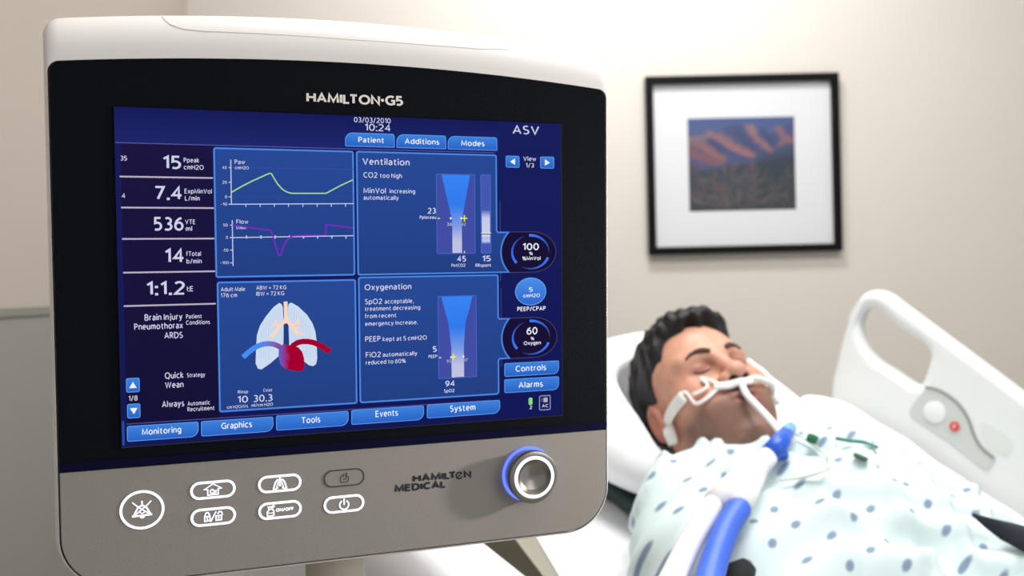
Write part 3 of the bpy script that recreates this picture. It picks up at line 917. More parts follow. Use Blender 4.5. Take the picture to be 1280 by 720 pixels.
def ic_alarm(mb, cx, cz):
    c = (cx, cz)
    ST(mb, c, [(-5.6, -4.0), (-2.4, 1.6), (-1.2, 2.4), (0, 2.8), (1.2, 2.4), (2.6, 1.4), (5.4, -3.6)], 1.0)
    ST(mb, c, [(-6.2, -3.8), (6.0, -3.4)], 1.1)
    ST(mb, c, [(-5.8, 5.2), (-2.6, 2.2), (5.4, -3.6)], .75)
    ST(mb, c, [(5.6, 5.4), (2.6, 2.4), (-5.6, -4.0)], .75)
    ST(mb, c, [(0, 5.8), (0, 2.8)], .95)
    mb.add([(cx + .0016 * math.cos(a), -.0008, cz - .0042 + .0013 * math.sin(a)) for a in [math.pi + math.pi * i / 8 for i in range(9)]], [tuple(range(9))])
    ST(mb, c, [(-2.0, -1.0), (0, -2.4), (2.0, -1.0)], .6)
def ic_house(mb, cx, cz):
    c = (cx, cz)
    ST(mb, c, [(-3.4, -3.4), (-3.4, .5), (-5.6, .5), (0, 3.9), (5.4, .7), (3.2, .6), (3.2, -3.2)], .8)
    ST(mb, c, [(-3.8, -3.3), (3.6, -3.0)], .8)
    ST(mb, c, [(-.6 + 1.2 * math.cos(i * math.pi / 6), -1.1 + 1.25 * math.sin(i * math.pi / 6)) for i in range(12)], .8, True)
    ST(mb, c, [(1.2, -.5), (2.1, -.6), (1.2, -2.0), (2.2, -1.9)], .6)
def lock(mb, c, dx, opened):
    ST(mb, c, [(dx - 1.7, -2.6), (dx + 1.7, -2.5), (dx + 1.7, .4), (dx - 1.7, .3)], .8, True)
    ST(mb, c, [(dx, -.4), (dx, -1.8)], .8)
    a0 = 0 if not opened else 0
    s = [(dx + (.9 if opened else 0) + 1.3 * math.cos(math.radians(i)), 1.4 + 1.6 * math.sin(math.radians(i))) for i in range(0, 181, 20)]
    ST(mb, c, ([(s[0][0], .3)] + s + ([] if opened else [(s[-1][0], .3)])), .8)
def ic_lock(mb, cx, cz):
    c = (cx, cz)
    lock(mb, c, -3.9, False)
    lock(mb, c, 3.3, True)
    ST(mb, c, [(-1.9, -3.3), (1.7, 3.2)], .8)
def ic_lungs(mb, cx, cz):
    c = (cx, cz)
    for s in (-1, 1):
        ST(mb, c, [(s * .7, 2.4), (s * 1.6, 2.6), (s * 3.0, 1.0), (s * 4.0, -2.2), (s * 4.3, -3.6), (s * 2.9, -3.7), (s * 1.3, -2.6)], 1.0)
        ST(mb, c, [(s * .2, 2.0), (s * 1.4, .6), (s * 2.0, -1.6), (s * 2.2, -3.0)], .7)
    ST(mb, c, [(0, 4.0), (0, 1.2), (-.5, -1.8)], 1.0)
    ST(mb, c, [(0, 1.2), (.5, -1.8)], .8)
def ic_neb(mb, cx, cz):
    c = (cx, cz)
    ST(mb, c, [(-8.4, -3.5), (-4.2, -3.3), (-4.1, -.3), (-5.2, 1.2), (-7.2, 1.1), (-8.5, -.5)], .8, True)
    ST(mb, c, [(-7.2, 1.2), (-7.8, 2.7), (-3.8, 3.0), (-5.3, 1.6)], .8)
    ST(mb, c, [(-6.0, 2.0), (-4.2, 3.8)], .6)
    ST(mb, c, [(-8.2, -1.2), (-6, -1.5), (-4.4, -1.2)], .5)
    p, f = text_mesh('ON/OFF', .24)
    mn, mx = p[:, 0].min(), p[:, 0].max()
    mb.add([(cx + (-2.8 + (q[0] - mn) / (mx - mn) * 11.6) * .001, -.0008, cz + (-1.0 + q[1] * 2.3 + .0) * .001) for q in p], f)
def ic_hand(mb, cx, cz):
    c = (cx, cz)
    ST(mb, c, [(.9, 3.2), (1.5, 3.2), (1.5, .8), (2.8, .4), (2.9, -1.6), (2.2, -2.9), (-2.2, -3.1), (-2.9, -1.6), (-2.6, .4), (-.6, 2.4), (-.2, 2.0), (-.8, .4)], .55)
    ST(mb, c, [(1.3, 3.0), (1.2, -.9), (-1.2, -1.2)], .5)
def ic_power(mb, cx, cz):
    c = (cx, cz)
    ST(mb, c, [(3.1 * math.cos(math.radians(i)), -.6 + 3.1 * math.sin(math.radians(i))) for i in range(118, 423, 12)], .95)
    ST(mb, c, [(0, 3.8), (0, -.6)], 1.0)
pbutton(177.6, 637, .0271, .0251, ic_alarm, round_=True)
pbutton(266.2, 611.9, .0287, .0117, ic_house)
pbutton(266.7, 645.4, .0287, .0118, ic_lock)
pbutton(349.7, 604, .0287, .0116, ic_lungs)
pbutton(350, 637.2, .0287, .0116, ic_neb)
b = pbutton(430.2, 596.9, .0281, .0118, ic_hand, lit=False)
pbutton(429.9, 629.6, .0281, .0118, ic_power)

# rotary knob
kb = Vector((.1247, 0, -.1482))
KM = Matrix.Translation(kb)
knob = vpart(MB().lathe([(.0172, 0), (.0180, .0006), (.0182, .0085), (.0190, .0092), (.0192, .0122), (.0186, .0134), (.0172, .0139), (.0158, .0139), (.0156, .0130), (.0130, .0128), (.0126, .0085), (.0, .0085)], KM), 'rotary_knob', m_metal, autosmooth=35)
MB().lathe([(.0178, .0004), (.0196, .0004), (.0200, .0010), (.0196, .0017), (.0178, .0017), (.0178, .0004)], KM, caps=False).build('light_ring', m_blue, knob, autosmooth=40)
MB().lathe([(.0130, .0120), (.0130, .0140), (.0134, .0144), (.0150, .0144), (.0153, .0140), (.0153, .0120), (.0130, .0120)], KM, caps=False).build('white_ring', m_lit, knob, autosmooth=40)
MB().lathe([(.0001, .0094), (.002, .0095), (.005, .0099), (.0085, .0109), (.0113, .0126), (.0129, .0141), (.01305, .0125), (.0001, .0088)], KM).build('dished_cap', m_metal, knob, autosmooth=60)

# stand: a post under the housing, a weighted base with casters on the floor
pb = MB()
pxm = (L(395, 705)[0] + L(475, 705)[0]) / 2
pr = .0212
pm = Matrix.Translation((pxm, .045, 0))
pb.loft([[pm @ Vector((pr * math.cos(2 * math.pi * k / 40), pr * math.sin(2 * math.pi * k / 40), z)) for k in range(40)] for z in (-.192, -.205, -.6, -1.08)])
vpart(pb, 'stand_post', m_post, autosmooth=40)
bb = MB()
for k in range(5):
    a = 2 * math.pi * k / 5 + .3
    bb.tube([(pxm, .045, -1.075), (pxm + .12 * math.cos(a), .045 + .12 * math.sin(a), -1.085), (pxm + .25 * math.cos(a), .045 + .25 * math.sin(a), -1.10)], [.03, .024, .018], 12)
base = vpart(bb, 'stand_base', m_post, autosmooth=40)
for k in range(5):
    a = 2 * math.pi * k / 5 + .3
    p = Vector((pxm + .25 * math.cos(a), .045 + .25 * math.sin(a), -1.122))
    MB().tube([p + Vector((-.012 * math.sin(a), .012 * math.cos(a), 0)), p - Vector((-.012 * math.sin(a), .012 * math.cos(a), 0))], .027, 16).build('caster', m_dark, base, autosmooth=40)
# ------------------------------------------------------------------ smooth solid modelling (signed distances on a grid)
def smin(a, b, k):
    h = np.maximum(k - np.abs(a - b), 0) / k
    return np.minimum(a, b) - h * h * k / 4
def smax(a, b, k):
    return -smin(-a, -b, k)
class El:
    def __init__(s, c, r, R=None, k=.02, op='u'):
        s.c, s.r, s.R, s.k, s.op = np.array(c, float), np.array(r, float), R, k, op
        s.lo, s.hi = s.c - max(r), s.c + max(r)
    def d(s, P):
        q = P - s.c
        if s.R is not None:
            q = q @ s.R
        a = np.sqrt(((q / s.r) ** 2).sum(-1))
        b = np.sqrt(((q / s.r ** 2) ** 2).sum(-1)) + 1e-9
        return a * (a - 1) / b
class Cap:
    def __init__(s, a, b, ra, rb, k=.02, op='u'):
        s.a, s.b, s.ra, s.rb, s.k, s.op = np.array(a, float), np.array(b, float), ra, rb, k, op
        m = max(ra, rb)
        s.lo, s.hi = np.minimum(s.a, s.b) - m, np.maximum(s.a, s.b) + m
    def d(s, P):
        ab = s.b - s.a
        h = np.clip(((P - s.a) @ ab) / (ab @ ab), 0, 1)
        q = P - s.a - h[..., None] * ab
        return np.sqrt((q ** 2).sum(-1)) - (s.ra + (s.rb - s.ra) * h)
def combine(D, d, k, op):
    if op == 'u':
        return smin(D, d, k)
    return smax(D, -d, k)
def eval_pts(prims, P):
    D = np.full(P.shape[:-1], .08)
    for p in prims:
        D = combine(D, p.d(P), p.k, p.op)
    return D
def eval_grid(prims, X, Y, Z, big=.08):
    D = np.full((len(X), len(Y), len(Z)), big)
    for p in prims:
        m = p.k + .03
        sl = []
        for A, l, h in zip((X, Y, Z), p.lo - m, p.hi + m):
            sl.append(slice(int(np.searchsorted(A, l)), int(np.searchsorted(A, h))))
        if any(q.start >= q.stop for q in sl):
            continue
        P = np.stack(np.meshgrid(X[sl[0]], Y[sl[1]], Z[sl[2]], indexing='ij'), -1)
        D[sl[0], sl[1], sl[2]] = combine(D[sl[0], sl[1], sl[2]], p.d(P), p.k, p.op)
    return D
def surface(D, X, Y, Z):
    """surface nets: one vertex per crossed cell, one quad per crossed edge"""
    S = D < 0
    cells = np.zeros(tuple(n - 1 for n in D.shape), bool)
    cnt = np.zeros(cells.shape, np.int8)
    for i in (0, 1):
        for j in (0, 1):
            for k in (0, 1):
                cnt += S[i:S.shape[0] - 1 + i, j:S.shape[1] - 1 + j, k:S.shape[2] - 1 + k]
    cells = (cnt > 0) & (cnt < 8)
    I = np.argwhere(cells)
    idx = np.full(cells.shape, -1, np.int64)
    idx[cells] = np.arange(len(I))
    acc = np.zeros((len(I), 3))
    num = np.zeros(len(I))
    ax = (X, Y, Z)
    cor = [np.array((i, j, k)) for i in (0, 1) for j in (0, 1) for k in (0, 1)]
    for a in cor:
        for dim in range(3):
            if a[dim]:
                continue
            b = a.copy()
            b[dim] = 1
            A, B_ = I + a, I + b
            da, db = D[A[:, 0], A[:, 1], A[:, 2]], D[B_[:, 0], B_[:, 1], B_[:, 2]]
            m = (da < 0) != (db < 0)
            t = np.where(m, da / np.where(m, da - db, 1), 0)
            pa = np.stack([ax[q][A[:, q]] for q in range(3)], -1)
            pb = np.stack([ax[q][B_[:, q]] for q in range(3)], -1)
            acc += np.where(m[:, None], pa + (pb - pa) * t[:, None], 0)
            num += m
    V = acc / num[:, None]
    F = []
    for dim in range(3):
        u, v = (dim + 1) % 3, (dim + 2) % 3
        sl0 = [slice(None)] * 3
        sl1 = [slice(None)] * 3
        sl0[dim], sl1[dim] = slice(0, -1), slice(1, None)
        ch = S[tuple(sl0)] != S[tuple(sl1)]
        E = np.argwhere(ch)
        E = E[(E[:, u] > 0) & (E[:, v] > 0) & (E[:, u] < D.shape[u] - 1) & (E[:, v] < D.shape[v] - 1)]
        q = []
        for du, dv in ((-1, -1), (0, -1), (0, 0), (-1, 0)):
            c = E.copy()
            c[:, u] += du
            c[:, v] += dv
            q.append(idx[c[:, 0], c[:, 1], c[:, 2]])
        q = np.stack(q, -1)
        fl = S[E[:, 0], E[:, 1], E[:, 2]]
        q[~fl] = q[~fl][:, ::-1]
        F.append(q)
    F = np.concatenate(F)
    return V, F[(F >= 0).all(1)]
def axis(lo, hi, flo, fhi, fine, coarse):
    a = list(np.arange(flo, fhi, fine))
    q, st = flo, fine
    left = []
    while q > lo:
        st = min(coarse, st * 1.12)
        q -= st
        left.append(q)
    q, st = a[-1], fine
    right = []
    while q < hi:
        st = min(coarse, st * 1.12)
        q += st
        right.append(q)
    return np.array(left[::-1] + a + right)
def np_mesh(name, V, F, m, parent=None, tint=None, loc=None):
    me = bpy.data.meshes.new(name)
    me.vertices.add(len(V))
    me.vertices.foreach_set('co', np.ascontiguousarray(V, np.float32).ravel())
    me.loops.add(F.size)
    me.loops.foreach_set('vertex_index', np.ascontiguousarray(F, np.int32).ravel())
    me.polygons.add(len(F))
    me.polygons.foreach_set('loop_start', np.arange(0, F.size, 4, dtype=np.int32))
    me.polygons.foreach_set('use_smooth', np.ones(len(F), bool))
    if tint is not None:
        a = me.color_attributes.new('tint', 'FLOAT_COLOR', 'POINT')
        a.data.foreach_set('color', np.ascontiguousarray(tint, np.float32).ravel())
    me.update(calc_edges=True)
    me.validate()
    me.materials.append(m)
    o = bpy.data.objects.new(name, me)
    COL.objects.link(o)
    if parent is not None:
        o.parent = parent
    return o
def wobble(P, seed, freqs, amp):          # sum of random plane waves
    rg = np.random.RandomState(seed)
    out = np.zeros(P.shape[:-1])
    for f in freqs:
        for _ in range(3):
            d = rg.normal(size=3)
            d /= np.linalg.norm(d)
            out += np.sin(P @ d * f + rg.uniform(0, 6.28)) / (3 * len(freqs))
    return out * amp

# ------------------------------------------------------------------ where the patient and the bed lie
HC = np.array([0.2837, 1.5411, 0.9647])                 # between the ears
HM = np.array([[.9126, -.2244, -.3418], [.3883, .7374, .5527], [.1280, -.6371, .7600]])   # columns: left, back, up of the head
BA, BI = math.radians(45), math.radians(24)
E1 = np.array([math.cos(BI) * math.cos(BA), -math.cos(BI) * math.sin(BA), -math.sin(BI)])
E2 = np.array([math.sin(BA), math.cos(BA), 0])
E3 = np.cross(E1, E2)
EM = np.stack([E1, E2, E3], 1)
E1H = np.array([math.cos(BA), -math.sin(BA), 0])
HINGE = .62
def B(s, t, n):                                         # along the bed, across it, up from it
    if s <= HINGE:
        return HC + E1 * s + E2 * t + E3 * n
    k = min(1.0, (s - HINGE) / .2)
    up = E3 * (1 - k) + np.array([0, 0, 1.0]) * k
    return HC + E1 * HINGE + E1H * (s - HINGE) + E2 * t + up / np.linalg.norm(up) * n
def to_bed(P):
    return (np.asarray(P) - HC) @ EM
BEDR = HM.T @ EM                                        # bed axes seen from the head
def b2h(s, t, n):
    return HM.T @ (B(s, t, n) - HC)
NM = -.185                                              # top of the mattress

# ------------------------------------------------------------------ body: one continuous surface, in head axes (x left, y back, z up)
prims = []
def U(*a, **k):
    prims.append(a[0](*a[1:], **k))
U(El, (0, .014, .045), (.076, .096, .084), k=.02)
U(El, (0, -.03, .045), (.066, .060, .070), k=.03)
U(El, (0, -.028, -.015), (.064, .060, .066), k=.03)
U(El, (0, -.036, -.058), (.050, .052, .046), k=.03)
for s in (-1, 1):
    U(Cap, (s * .059, .004, -.046), (s * .024, -.068, -.092), .015, .014, k=.025)
    U(El, (s * .046, -.060, -.006), (.022, .020, .018), k=.025)
    U(El, (s * .036, -.066, -.045), (.020, .018, .028), k=.025)
U(El, (0, -.080, -.091), (.024, .017, .016), k=.02)
U(El, (0, -.082, -.046), (.030, .018, .026), k=.022)
for s in (-1, 1):
    U(El, (s * .032, -.093, .023), (.020, .0155, .013), k=.016, op='s')
    U(Cap, (s * .012, -.0860, .0395), (s * .046, -.072, .0405), .0095, .0078, k=.016)
    U(El, (s * .0315, -.0715, .0235), (.0165, .0145, .0125), k=.006)
    U(Cap, (s * .017, -.0815, .0165), (s * .044, -.0735, .0195), .0022, .0018, k=.006)
U(Cap, (0, -.086, .034), (0, -.108, -.006), .0085, .0105, k=.014)
U(El, (0, -.1115, -.0085), (.0148, .0125, .0115), k=.008)
for s in (-1, 1):
    U(El, (s * .0165, -.0990, -.0125), (.0095, .0120, .0095), k=.006)
for s in (-1, 1):
    U(El, (s * .0088, -.1065, -.0200), (.0062, .0078, .0072), k=.003, op='s')
U(Cap, (0, -.0985, -.022), (0, -.099, -.034), .0035, .0035, k=.012)
U(El, (0, -.096, -.0405), (.022, .0095, .0062), k=.006)
U(El, (0, -.0945, -.0535), (.0195, .0100, .0070), k=.006)
U(El, (0, -.108, -.0468), (.0165, .0140, .0028), k=.003, op='s')
for s in (-1, 1):
    U(El, (s * .078, .014, .000), (.0075, .019, .030), k=.006)
    U(El, (s * .086, .010, .003), (.0060, .0105, .0180), k=.004, op='s')
    U(El, (s * .076, .004, -.026), (.0065, .0075, .0085), k=.006)
nb = b2h(.135, 0, -.075)
U(Cap, (0, .022, -.035), nb, .056, .062, k=.03)
# trunk and limbs, placed along the bed
def BE(c, r, k=.05):
    prims.append(El(b2h(*c), r, BEDR, k=k))
def BC(a, b, ra, rb, k=.04):
    prims.append(Cap(b2h(*a), b2h(*b), ra, rb, k=k))
BE((.22, 0, -.075), (.12, .185, .085))
BE((.36, 0, -.06), (.22, .165, .105))
BE((.54, 0, -.065), (.17, .160, .100))
BE((.68, 0, -.062), (.12, .160, .078))
for s in (-1, 1):
    BC((.165, s * .17, -.075), (.19, s * .205, -.085), .058, .055)
    BC((.19, s * .205, -.085), (.46, s * .255, -.125), .052, .042)
    BC((.46, s * .255, -.125), (.70, s * .235, -.125), .040, .028)
    BC((.72, s * .232, -.13), (.775, s * .228, -.135), .026, .030, .02)
    for f in range(4):
        BC((.79, s * (.212 + .013 * f), -.135), (.855 - .008 * abs(f - 1.4), s * (.206 + .016 * f), -.148), .010, .009, .006)
    BC((.735, s * .205, -.125), (.79, s * .178, -.14), .012, .010, .008)
    BC((.80, s * .09, -.092), (1.16, s * .10, -.09), .070, .055)
    BC((1.16, s * .10, -.095), (1.52, s * .10, -.12), .055, .04)
    BC((1.54, s * .10, -.125), (1.58, s * .11, -.03), .035, .03)
HP = prims[:]
cs = np.array([b2h(s, t, n) for s in (0, .62, 1.62) for t in (-.32, .32) for n in (-.2, .1)])
lo, hi = np.minimum(cs.min(0), (-.11, -.14, -.14)) - .03, np.maximum(cs.max(0), (.11, .13, .15)) + .03
AXX = axis(lo[0], hi[0], -.092, .092, .0022, .011)
AXY = axis(lo[1], hi[1], -.128, .04, .0022, .011)
AXZ = axis(lo[2], hi[2], -.118, .075, .0022, .011)
DB = eval_grid(prims, AXX, AXY, AXZ)
BV, BF = surface(DB, AXX, AXY, AXZ)
sk = np.array(lin((222, 172, 147)))
def soft(d, w):
    return np.clip(1 - d / w, 0, 1)[:, None]
T = np.tile(sk, (len(BV), 1))
def blendc(mask, rgb, T):
    return T * (1 - mask) + np.array(lin(rgb)) * mask
x, y, z = BV.T
ax_ = np.abs(x)
jawm = np.clip((-.022 - z) / .02, 0, 1) * np.clip((-.0 - y) / .03, 0, 1) * np.clip((z + .125) / .02, 0, 1)  # jaw stubble and moustache below, deepened to hold the lower face's shade
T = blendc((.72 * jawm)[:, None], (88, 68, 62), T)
must = np.exp(-((x / .024) ** 2) - ((z + .032) / .006) ** 2) * (y < -.07)
T = blendc((.7 * must)[:, None], (80, 62, 58), T)
lip = np.exp(-((x / .021) ** 4) - ((z + .047) / .0098) ** 4) * (y < -.085)
T = blendc((.8 * lip)[:, None], (150, 84, 82), T)
ch = np.exp(-(((ax_ - .045) / .022) ** 2) - ((z + .006) / .02) ** 2) * (y < 0)
T = blendc((.3 * ch)[:, None], (206, 122, 104), T)
earm = np.clip((ax_ - .068) / .008, 0, 1) * (np.abs(z) < .045) * (np.abs(y - .01) < .035)
T = blendc((.45 * earm)[:, None], (190, 108, 92), T)
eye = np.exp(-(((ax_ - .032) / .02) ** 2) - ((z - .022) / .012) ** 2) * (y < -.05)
T = blendc((.75 * eye)[:, None], (138, 88, 74), T)  # shade of sockets and lower lids put into the skin colour
for s in (-1, 1):
    nd = np.sqrt((x - s * .0088) ** 2 + (y + .1065) ** 2 + (z + .0190) ** 2)
    T = blendc(np.clip((.0090 - nd) / .0025, 0, .92)[:, None], (44, 22, 20), T)  # dark of the nostril hollows tinted into the skin
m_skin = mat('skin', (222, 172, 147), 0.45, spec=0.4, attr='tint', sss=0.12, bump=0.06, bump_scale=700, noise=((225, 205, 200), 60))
person = empty('person', Matrix([list(HM[i]) + [HC[i]] for i in range(3)] + [[0, 0, 0, 1]]),
               'person with short black hair lying in bed, eyes closed, in a dotted gown', 'person')
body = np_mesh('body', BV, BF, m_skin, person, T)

def head_ray(px, py):                      # point where a photo direction meets the body, in head axes
    d = VF + VR * (px - 640) / FOC - VU * (py - 360) / FOC
    o = HM.T @ (CAM - HC)
    dd = HM.T @ d
    s = 1.15
    for _ in range(140):
        p = o + dd * s
        v = float(eval_pts(HP, p[None])[0])
        if v < .0003:
            break
        s += max(v, .0006) * .7
        if s > 2.2:
            return None
    return p
def head_nrm(p):
    e = .003
    q = np.array([p + np.eye(3)[i] * e * sg for i in range(3) for sg in (1, -1)])
    v = eval_pts(HP, q)
    n = np.array([v[0] - v[1], v[2] - v[3], v[4] - v[5]])
    return n / (np.linalg.norm(n) + 1e-9)

# hair
def poly_sd(Yv, Zv, poly):
    d = np.full(Yv.shape, 1e9)
    ins = np.zeros(Yv.shape, bool)
    n = len(poly)
    for i in range(n):
        (x0, y0), (x1, y1) = poly[i], poly[(i + 1) % n]
        ex, ey = x1 - x0, y1 - y0
        h = np.clip(((Yv - x0) * ex + (Zv - y0) * ey) / (ex * ex + ey * ey), 0, 1)
        d = np.minimum(d, np.hypot(Yv - x0 - h * ex, Zv - y0 - h * ey))
        c = ((y0 > Zv) != (y1 > Zv)) & (Yv < (x1 - x0) * (Zv - y0) / (y1 - y0 + 1e-12) + x0)
        ins ^= c
    return np.where(ins, -d, d)
hx, hy, hz = np.arange(-.108, .108, .0024), np.arange(-.125, .135, .0024), np.arange(-.09, .165, .0024)
P = np.stack(np.meshgrid(hx, hy, hz, indexing='ij'), -1)
Dh = El((0, .017, .053), (.082, .103, .097)).d(P)
for c, r in (((0, -.030, .095), (.062, .062, .046)), ((-.02, -.062, .105), (.030, .024, .026)), ((.015, -.066, .105), (.030, .022, .024)), ((.04, -.045, .098), (.026, .03, .026)), ((-.045, -.035, .092), (.026, .034, .028))):
    Dh = smin(Dh, El(c, r).d(P), .02)
strand = np.sin(P[..., 0] * 330 + 18 * P[..., 2] + 1.5 * np.sin(P[..., 1] * 60)) * np.sin(P[..., 1] * 210 + 40 * P[..., 0] + P[..., 2] * 90)
topw = np.clip((P[..., 2] - .05) / .05, .25, 1)
Dh = Dh - .0032 * strand * topw - wobble(P, 5, (70, 160), .005) * topw
hl = [(-.2, .107), (-.085, .104), (-.068, .092), (-.058, .066), (-.053, .048), (-.036, .030), (-.032, -.020), (-.014, -.028), (-.006, .010), (.022, .030), (.036, .0), (.040, -.05), (.07, -.075), (.2, -.08), (.2, .25), (-.2, .25)]
D2 = poly_sd(P[..., 1] + .006 * np.sin(P[..., 0] * 160), P[..., 2] + .004 * np.sin(P[..., 0] * 230) - .35 * P[..., 0] ** 2 * 5, hl)
Dh = smax(Dh, D2, .008)
Db = eval_pts([p for p in HP if np.all(p.lo < (.12, .14, .17)) and np.all(p.hi > (-.12, -.13, -.1))], P)
Dh = smax(Dh, -(Db + .003), .002)
HV, HF = surface(Dh, hx, hy, hz)
m_hair = mat('black_hair', (12, 11, 12), 0.5, spec=0.35, bump=0.6, bump_scale=300, noise=((34, 32, 34), 120))
np_mesh('hair', HV, HF, m_hair, person)
# brows and closed lash lines follow the face
m_brow = mat('brow_hair', (78, 56, 47), 0.85)
def on_face(xx, zz, off=0.0, y0=-.16):
    yv = np.linspace(y0, 0, 400)
    v = eval_pts(HP, np.stack([np.full(400, xx), yv, np.full(400, zz)], -1))
    i = int(np.argmax(v < 0))
    return np.array((xx, yv[i] - off, zz))
for s in (-1, 1):
    pts = [(s * .013, .038), (s * .02, .0425), (s * .03, .0455), (s * .04, .0445), (s * .05, .0385)]
    P3 = []
    for (a, b), (c, d) in zip(pts[:-1], pts[1:]):
        for i in range(4):
            P3.append(on_face(a + (c - a) * i / 4, b + (d - b) * i / 4, .0006))
    n = len(P3)
    MB().tube(P3, [.0046 * (1 - abs(i / (n - 1) - .35) * 1.0) for i in range(n)], 8).build('eyebrow', m_brow, person, smooth=True)
    pts = [(s * .0175, .0175), (s * .024, .0155), (s * .032, .0148), (s * .039, .0165), (s * .0455, .0200)]
    P3 = []
    for (a, b), (c, d) in zip(pts[:-1], pts[1:]):
        for i in range(4):
            P3.append(on_face(a + (c - a) * i / 4, b + (d - b) * i / 4, .0002))
    MB().tube(P3, .0014, 6).build('eyelash', m_brow, person, smooth=True)
# ------------------------------------------------------------------ gown
s_, t_, n_ = np.arange(-.04, .80, .0055), np.arange(-.42, .42, .0055), np.arange(-.215, .16, .0055)
P = np.stack(np.meshgrid(s_, t_, n_, indexing='ij'), -1)
def gown_sd(P):
    Dg = El((.27, 0, -.065), (.165, .215, .112)).d(P)
    for c, r, k in (((.42, 0, -.06), (.25, .20, .125), .08), ((.62, 0, -.075), (.20, .20, .115), .08)):
        Dg = smin(Dg, El(c, r).d(P), k)
    for s in (-1, 1):
        Dg = smin(Dg, Cap((.165, s * .175, -.078), (.21, s * .222, -.092), .072, .078).d(P), .07)
        Dg = smin(Dg, Cap((.21, s * .222, -.092), (.40, s * .258, -.115), .078, .082).d(P), .06)
    Dg = smin(Dg, El((.125, -.135, -.055), (.07, .08, .055)).d(P), .05)
    Dg = smin(Dg, El((.16, 0, -.02), (.08, .13, .055)).d(P), .06)
    # soft folds in the cloth
    w1 = np.sin(P[..., 0] * 46 + P[..., 1] * 62 + 2.2 * np.sin(P[..., 1] * 17 + 1) + wobble(P, 3, (14,), 4))
    w2 = np.sin(P[..., 0] * 95 - P[..., 1] * 44 + wobble(P, 9, (22,), 5))
    Dg = Dg - .0115 * np.maximum(w1, 0) ** 2 - .0045 * w2 - wobble(P, 11, (12, 28), .014)
    valley = np.abs((P[..., 1] + .125) - .25 * (P[..., 0] - .3))          # hollow between arm and chest
    Dg = Dg + .022 * np.exp(-(valley / .018) ** 2) * np.clip((P[..., 0] - .26) / .1, 0, 1)
    Dg = smax(Dg, -(P[..., 2] - (NM + .010)), .006)
    Dg = smax(Dg, P[..., 0] - .69, .01)
    nk = Cap((-.05, -.01, .015), (.13, 0, -.045), .083, .068).d(P)          # open neck
    Dg = smax(Dg, -nk, .012)
    Dg = smax(Dg, -(El((.085, -.035, .045), (.065, .085, .06)).d(P)), .01)
    return Dg
Dg = gown_sd(P)
GV, GF = surface(Dg, s_, t_, n_)
GVh = np.array([HM.T @ (B(*q) - HC) for q in GV])
m_gown = bpy.data.materials.new('dotted_gown_cotton')
m_gown.use_nodes = True
nt = m_gown.node_tree
pr = nt.nodes['Principled BSDF']
pr.inputs['Roughness'].default_value = .85
uvn = nt.nodes.new('ShaderNodeAttribute')
uvn.attribute_name = 'cloth'
sep = nt.nodes.new('ShaderNodeSeparateXYZ')
nt.links.new(uvn.outputs['Vector'], sep.inputs[0])
def mth(op, a, b=None, c=None):
    n = nt.nodes.new('ShaderNodeMath')
    n.operation = op
    for i, v in enumerate((a, b, c)):
        if v is None:
            continue
        if isinstance(v, (int, float)):
            n.inputs[i].default_value = v
        else:
            nt.links.new(v, n.inputs[i])
    return n.outputs[0]
SP = .038
row = mth('FLOOR', mth('DIVIDE', sep.outputs[0], SP))
off = mth('MULTIPLY', mth('MODULO', row, 2.0), SP * .62)
fx = mth('SUBTRACT', mth('FRACT', mth('DIVIDE', sep.outputs[0], SP)), .5)
fy = mth('SUBTRACT', mth('FRACT', mth('DIVIDE', mth('ADD', sep.outputs[1], off), SP * 1.05)), .5)
rr = mth('SQRT', mth('ADD', mth('POWER', mth('MULTIPLY', fx, 1.25), 2), mth('POWER', mth('MULTIPLY', fy, .95), 2)))
ms = nt.nodes.new('ShaderNodeMapRange')
ms.inputs[1].default_value = .11
ms.inputs[2].default_value = .19
ms.inputs[3].default_value = 1
ms.inputs[4].default_value = 0
nt.links.new(rr, ms.inputs[0])
mx = nt.nodes.new('ShaderNodeMix')
mx.data_type = 'RGBA'
mx.inputs[6].default_value = lin((212, 228, 228))
mx.inputs[7].default_value = lin((128, 146, 168))
nt.links.new(ms.outputs[0], mx.inputs[0])
nt.links.new(mx.outputs[2], pr.inputs['Base Color'])
gown = np_mesh('gown', GVh, GF, m_gown, person)
a = gown.data.attributes.new('cloth', 'FLOAT_VECTOR', 'POINT')
a.data.foreach_set('vector', np.stack([GV[:, 0] + 10, GV[:, 1] + 10, GV[:, 2]], -1).astype(np.float32).ravel())

# ------------------------------------------------------------------ bed
def rot_m(z):
    return Matrix.Rotation(z, 4, 'Z')
m_bedplastic = mat('bed_plastic', (226, 228, 226), 0.4, spec=0.4)
m_bedgrey = mat('bed_grey_panel', (196, 200, 196), 0.45)
m_bedmetal = mat('bed_frame_metal', (168, 166, 156), 0.4, metal=0.3)
m_white = mat('white_linen', (240, 241, 244), 0.9, bump=0.15, bump_scale=30)
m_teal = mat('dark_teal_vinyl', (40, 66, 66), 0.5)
bed_o = B(.8, 0, 0) * np.array((1, 1, 0))
bed = empty('hospital_bed', Matrix.Translation(bed_o), 'white hospital bed with raised back and moulded side rail', 'bed')
def bpart(mb, name, m, parent=None, **k):
    return mb.build(name, m, parent or bed, loc=tuple(-bed_o) if parent is None else (0, 0, 0), **k)
def sheet_profile(sa, t0, t1, n0, n1, r, m=8):
    """rounded rectangle ring across the bed at station sa"""
    pts = []
    for ct, cn, a0 in ((t1 - r, n1 - r, 90), (t1 - r, n0 + r, 0), (t0 + r, n0 + r, -90), (t0 + r, n1 - r, 180)):
        for i in range(m + 1):
            a = math.radians(a0 - 90 * i / m)
            pts.append(B(sa, ct + r * math.cos(a), cn + r * math.sin(a)))
    return pts
st_ = [-.42] + [-.405, -.40] + list(np.linspace(-.39, 1.44, 60)) + [1.445]
mb = MB()
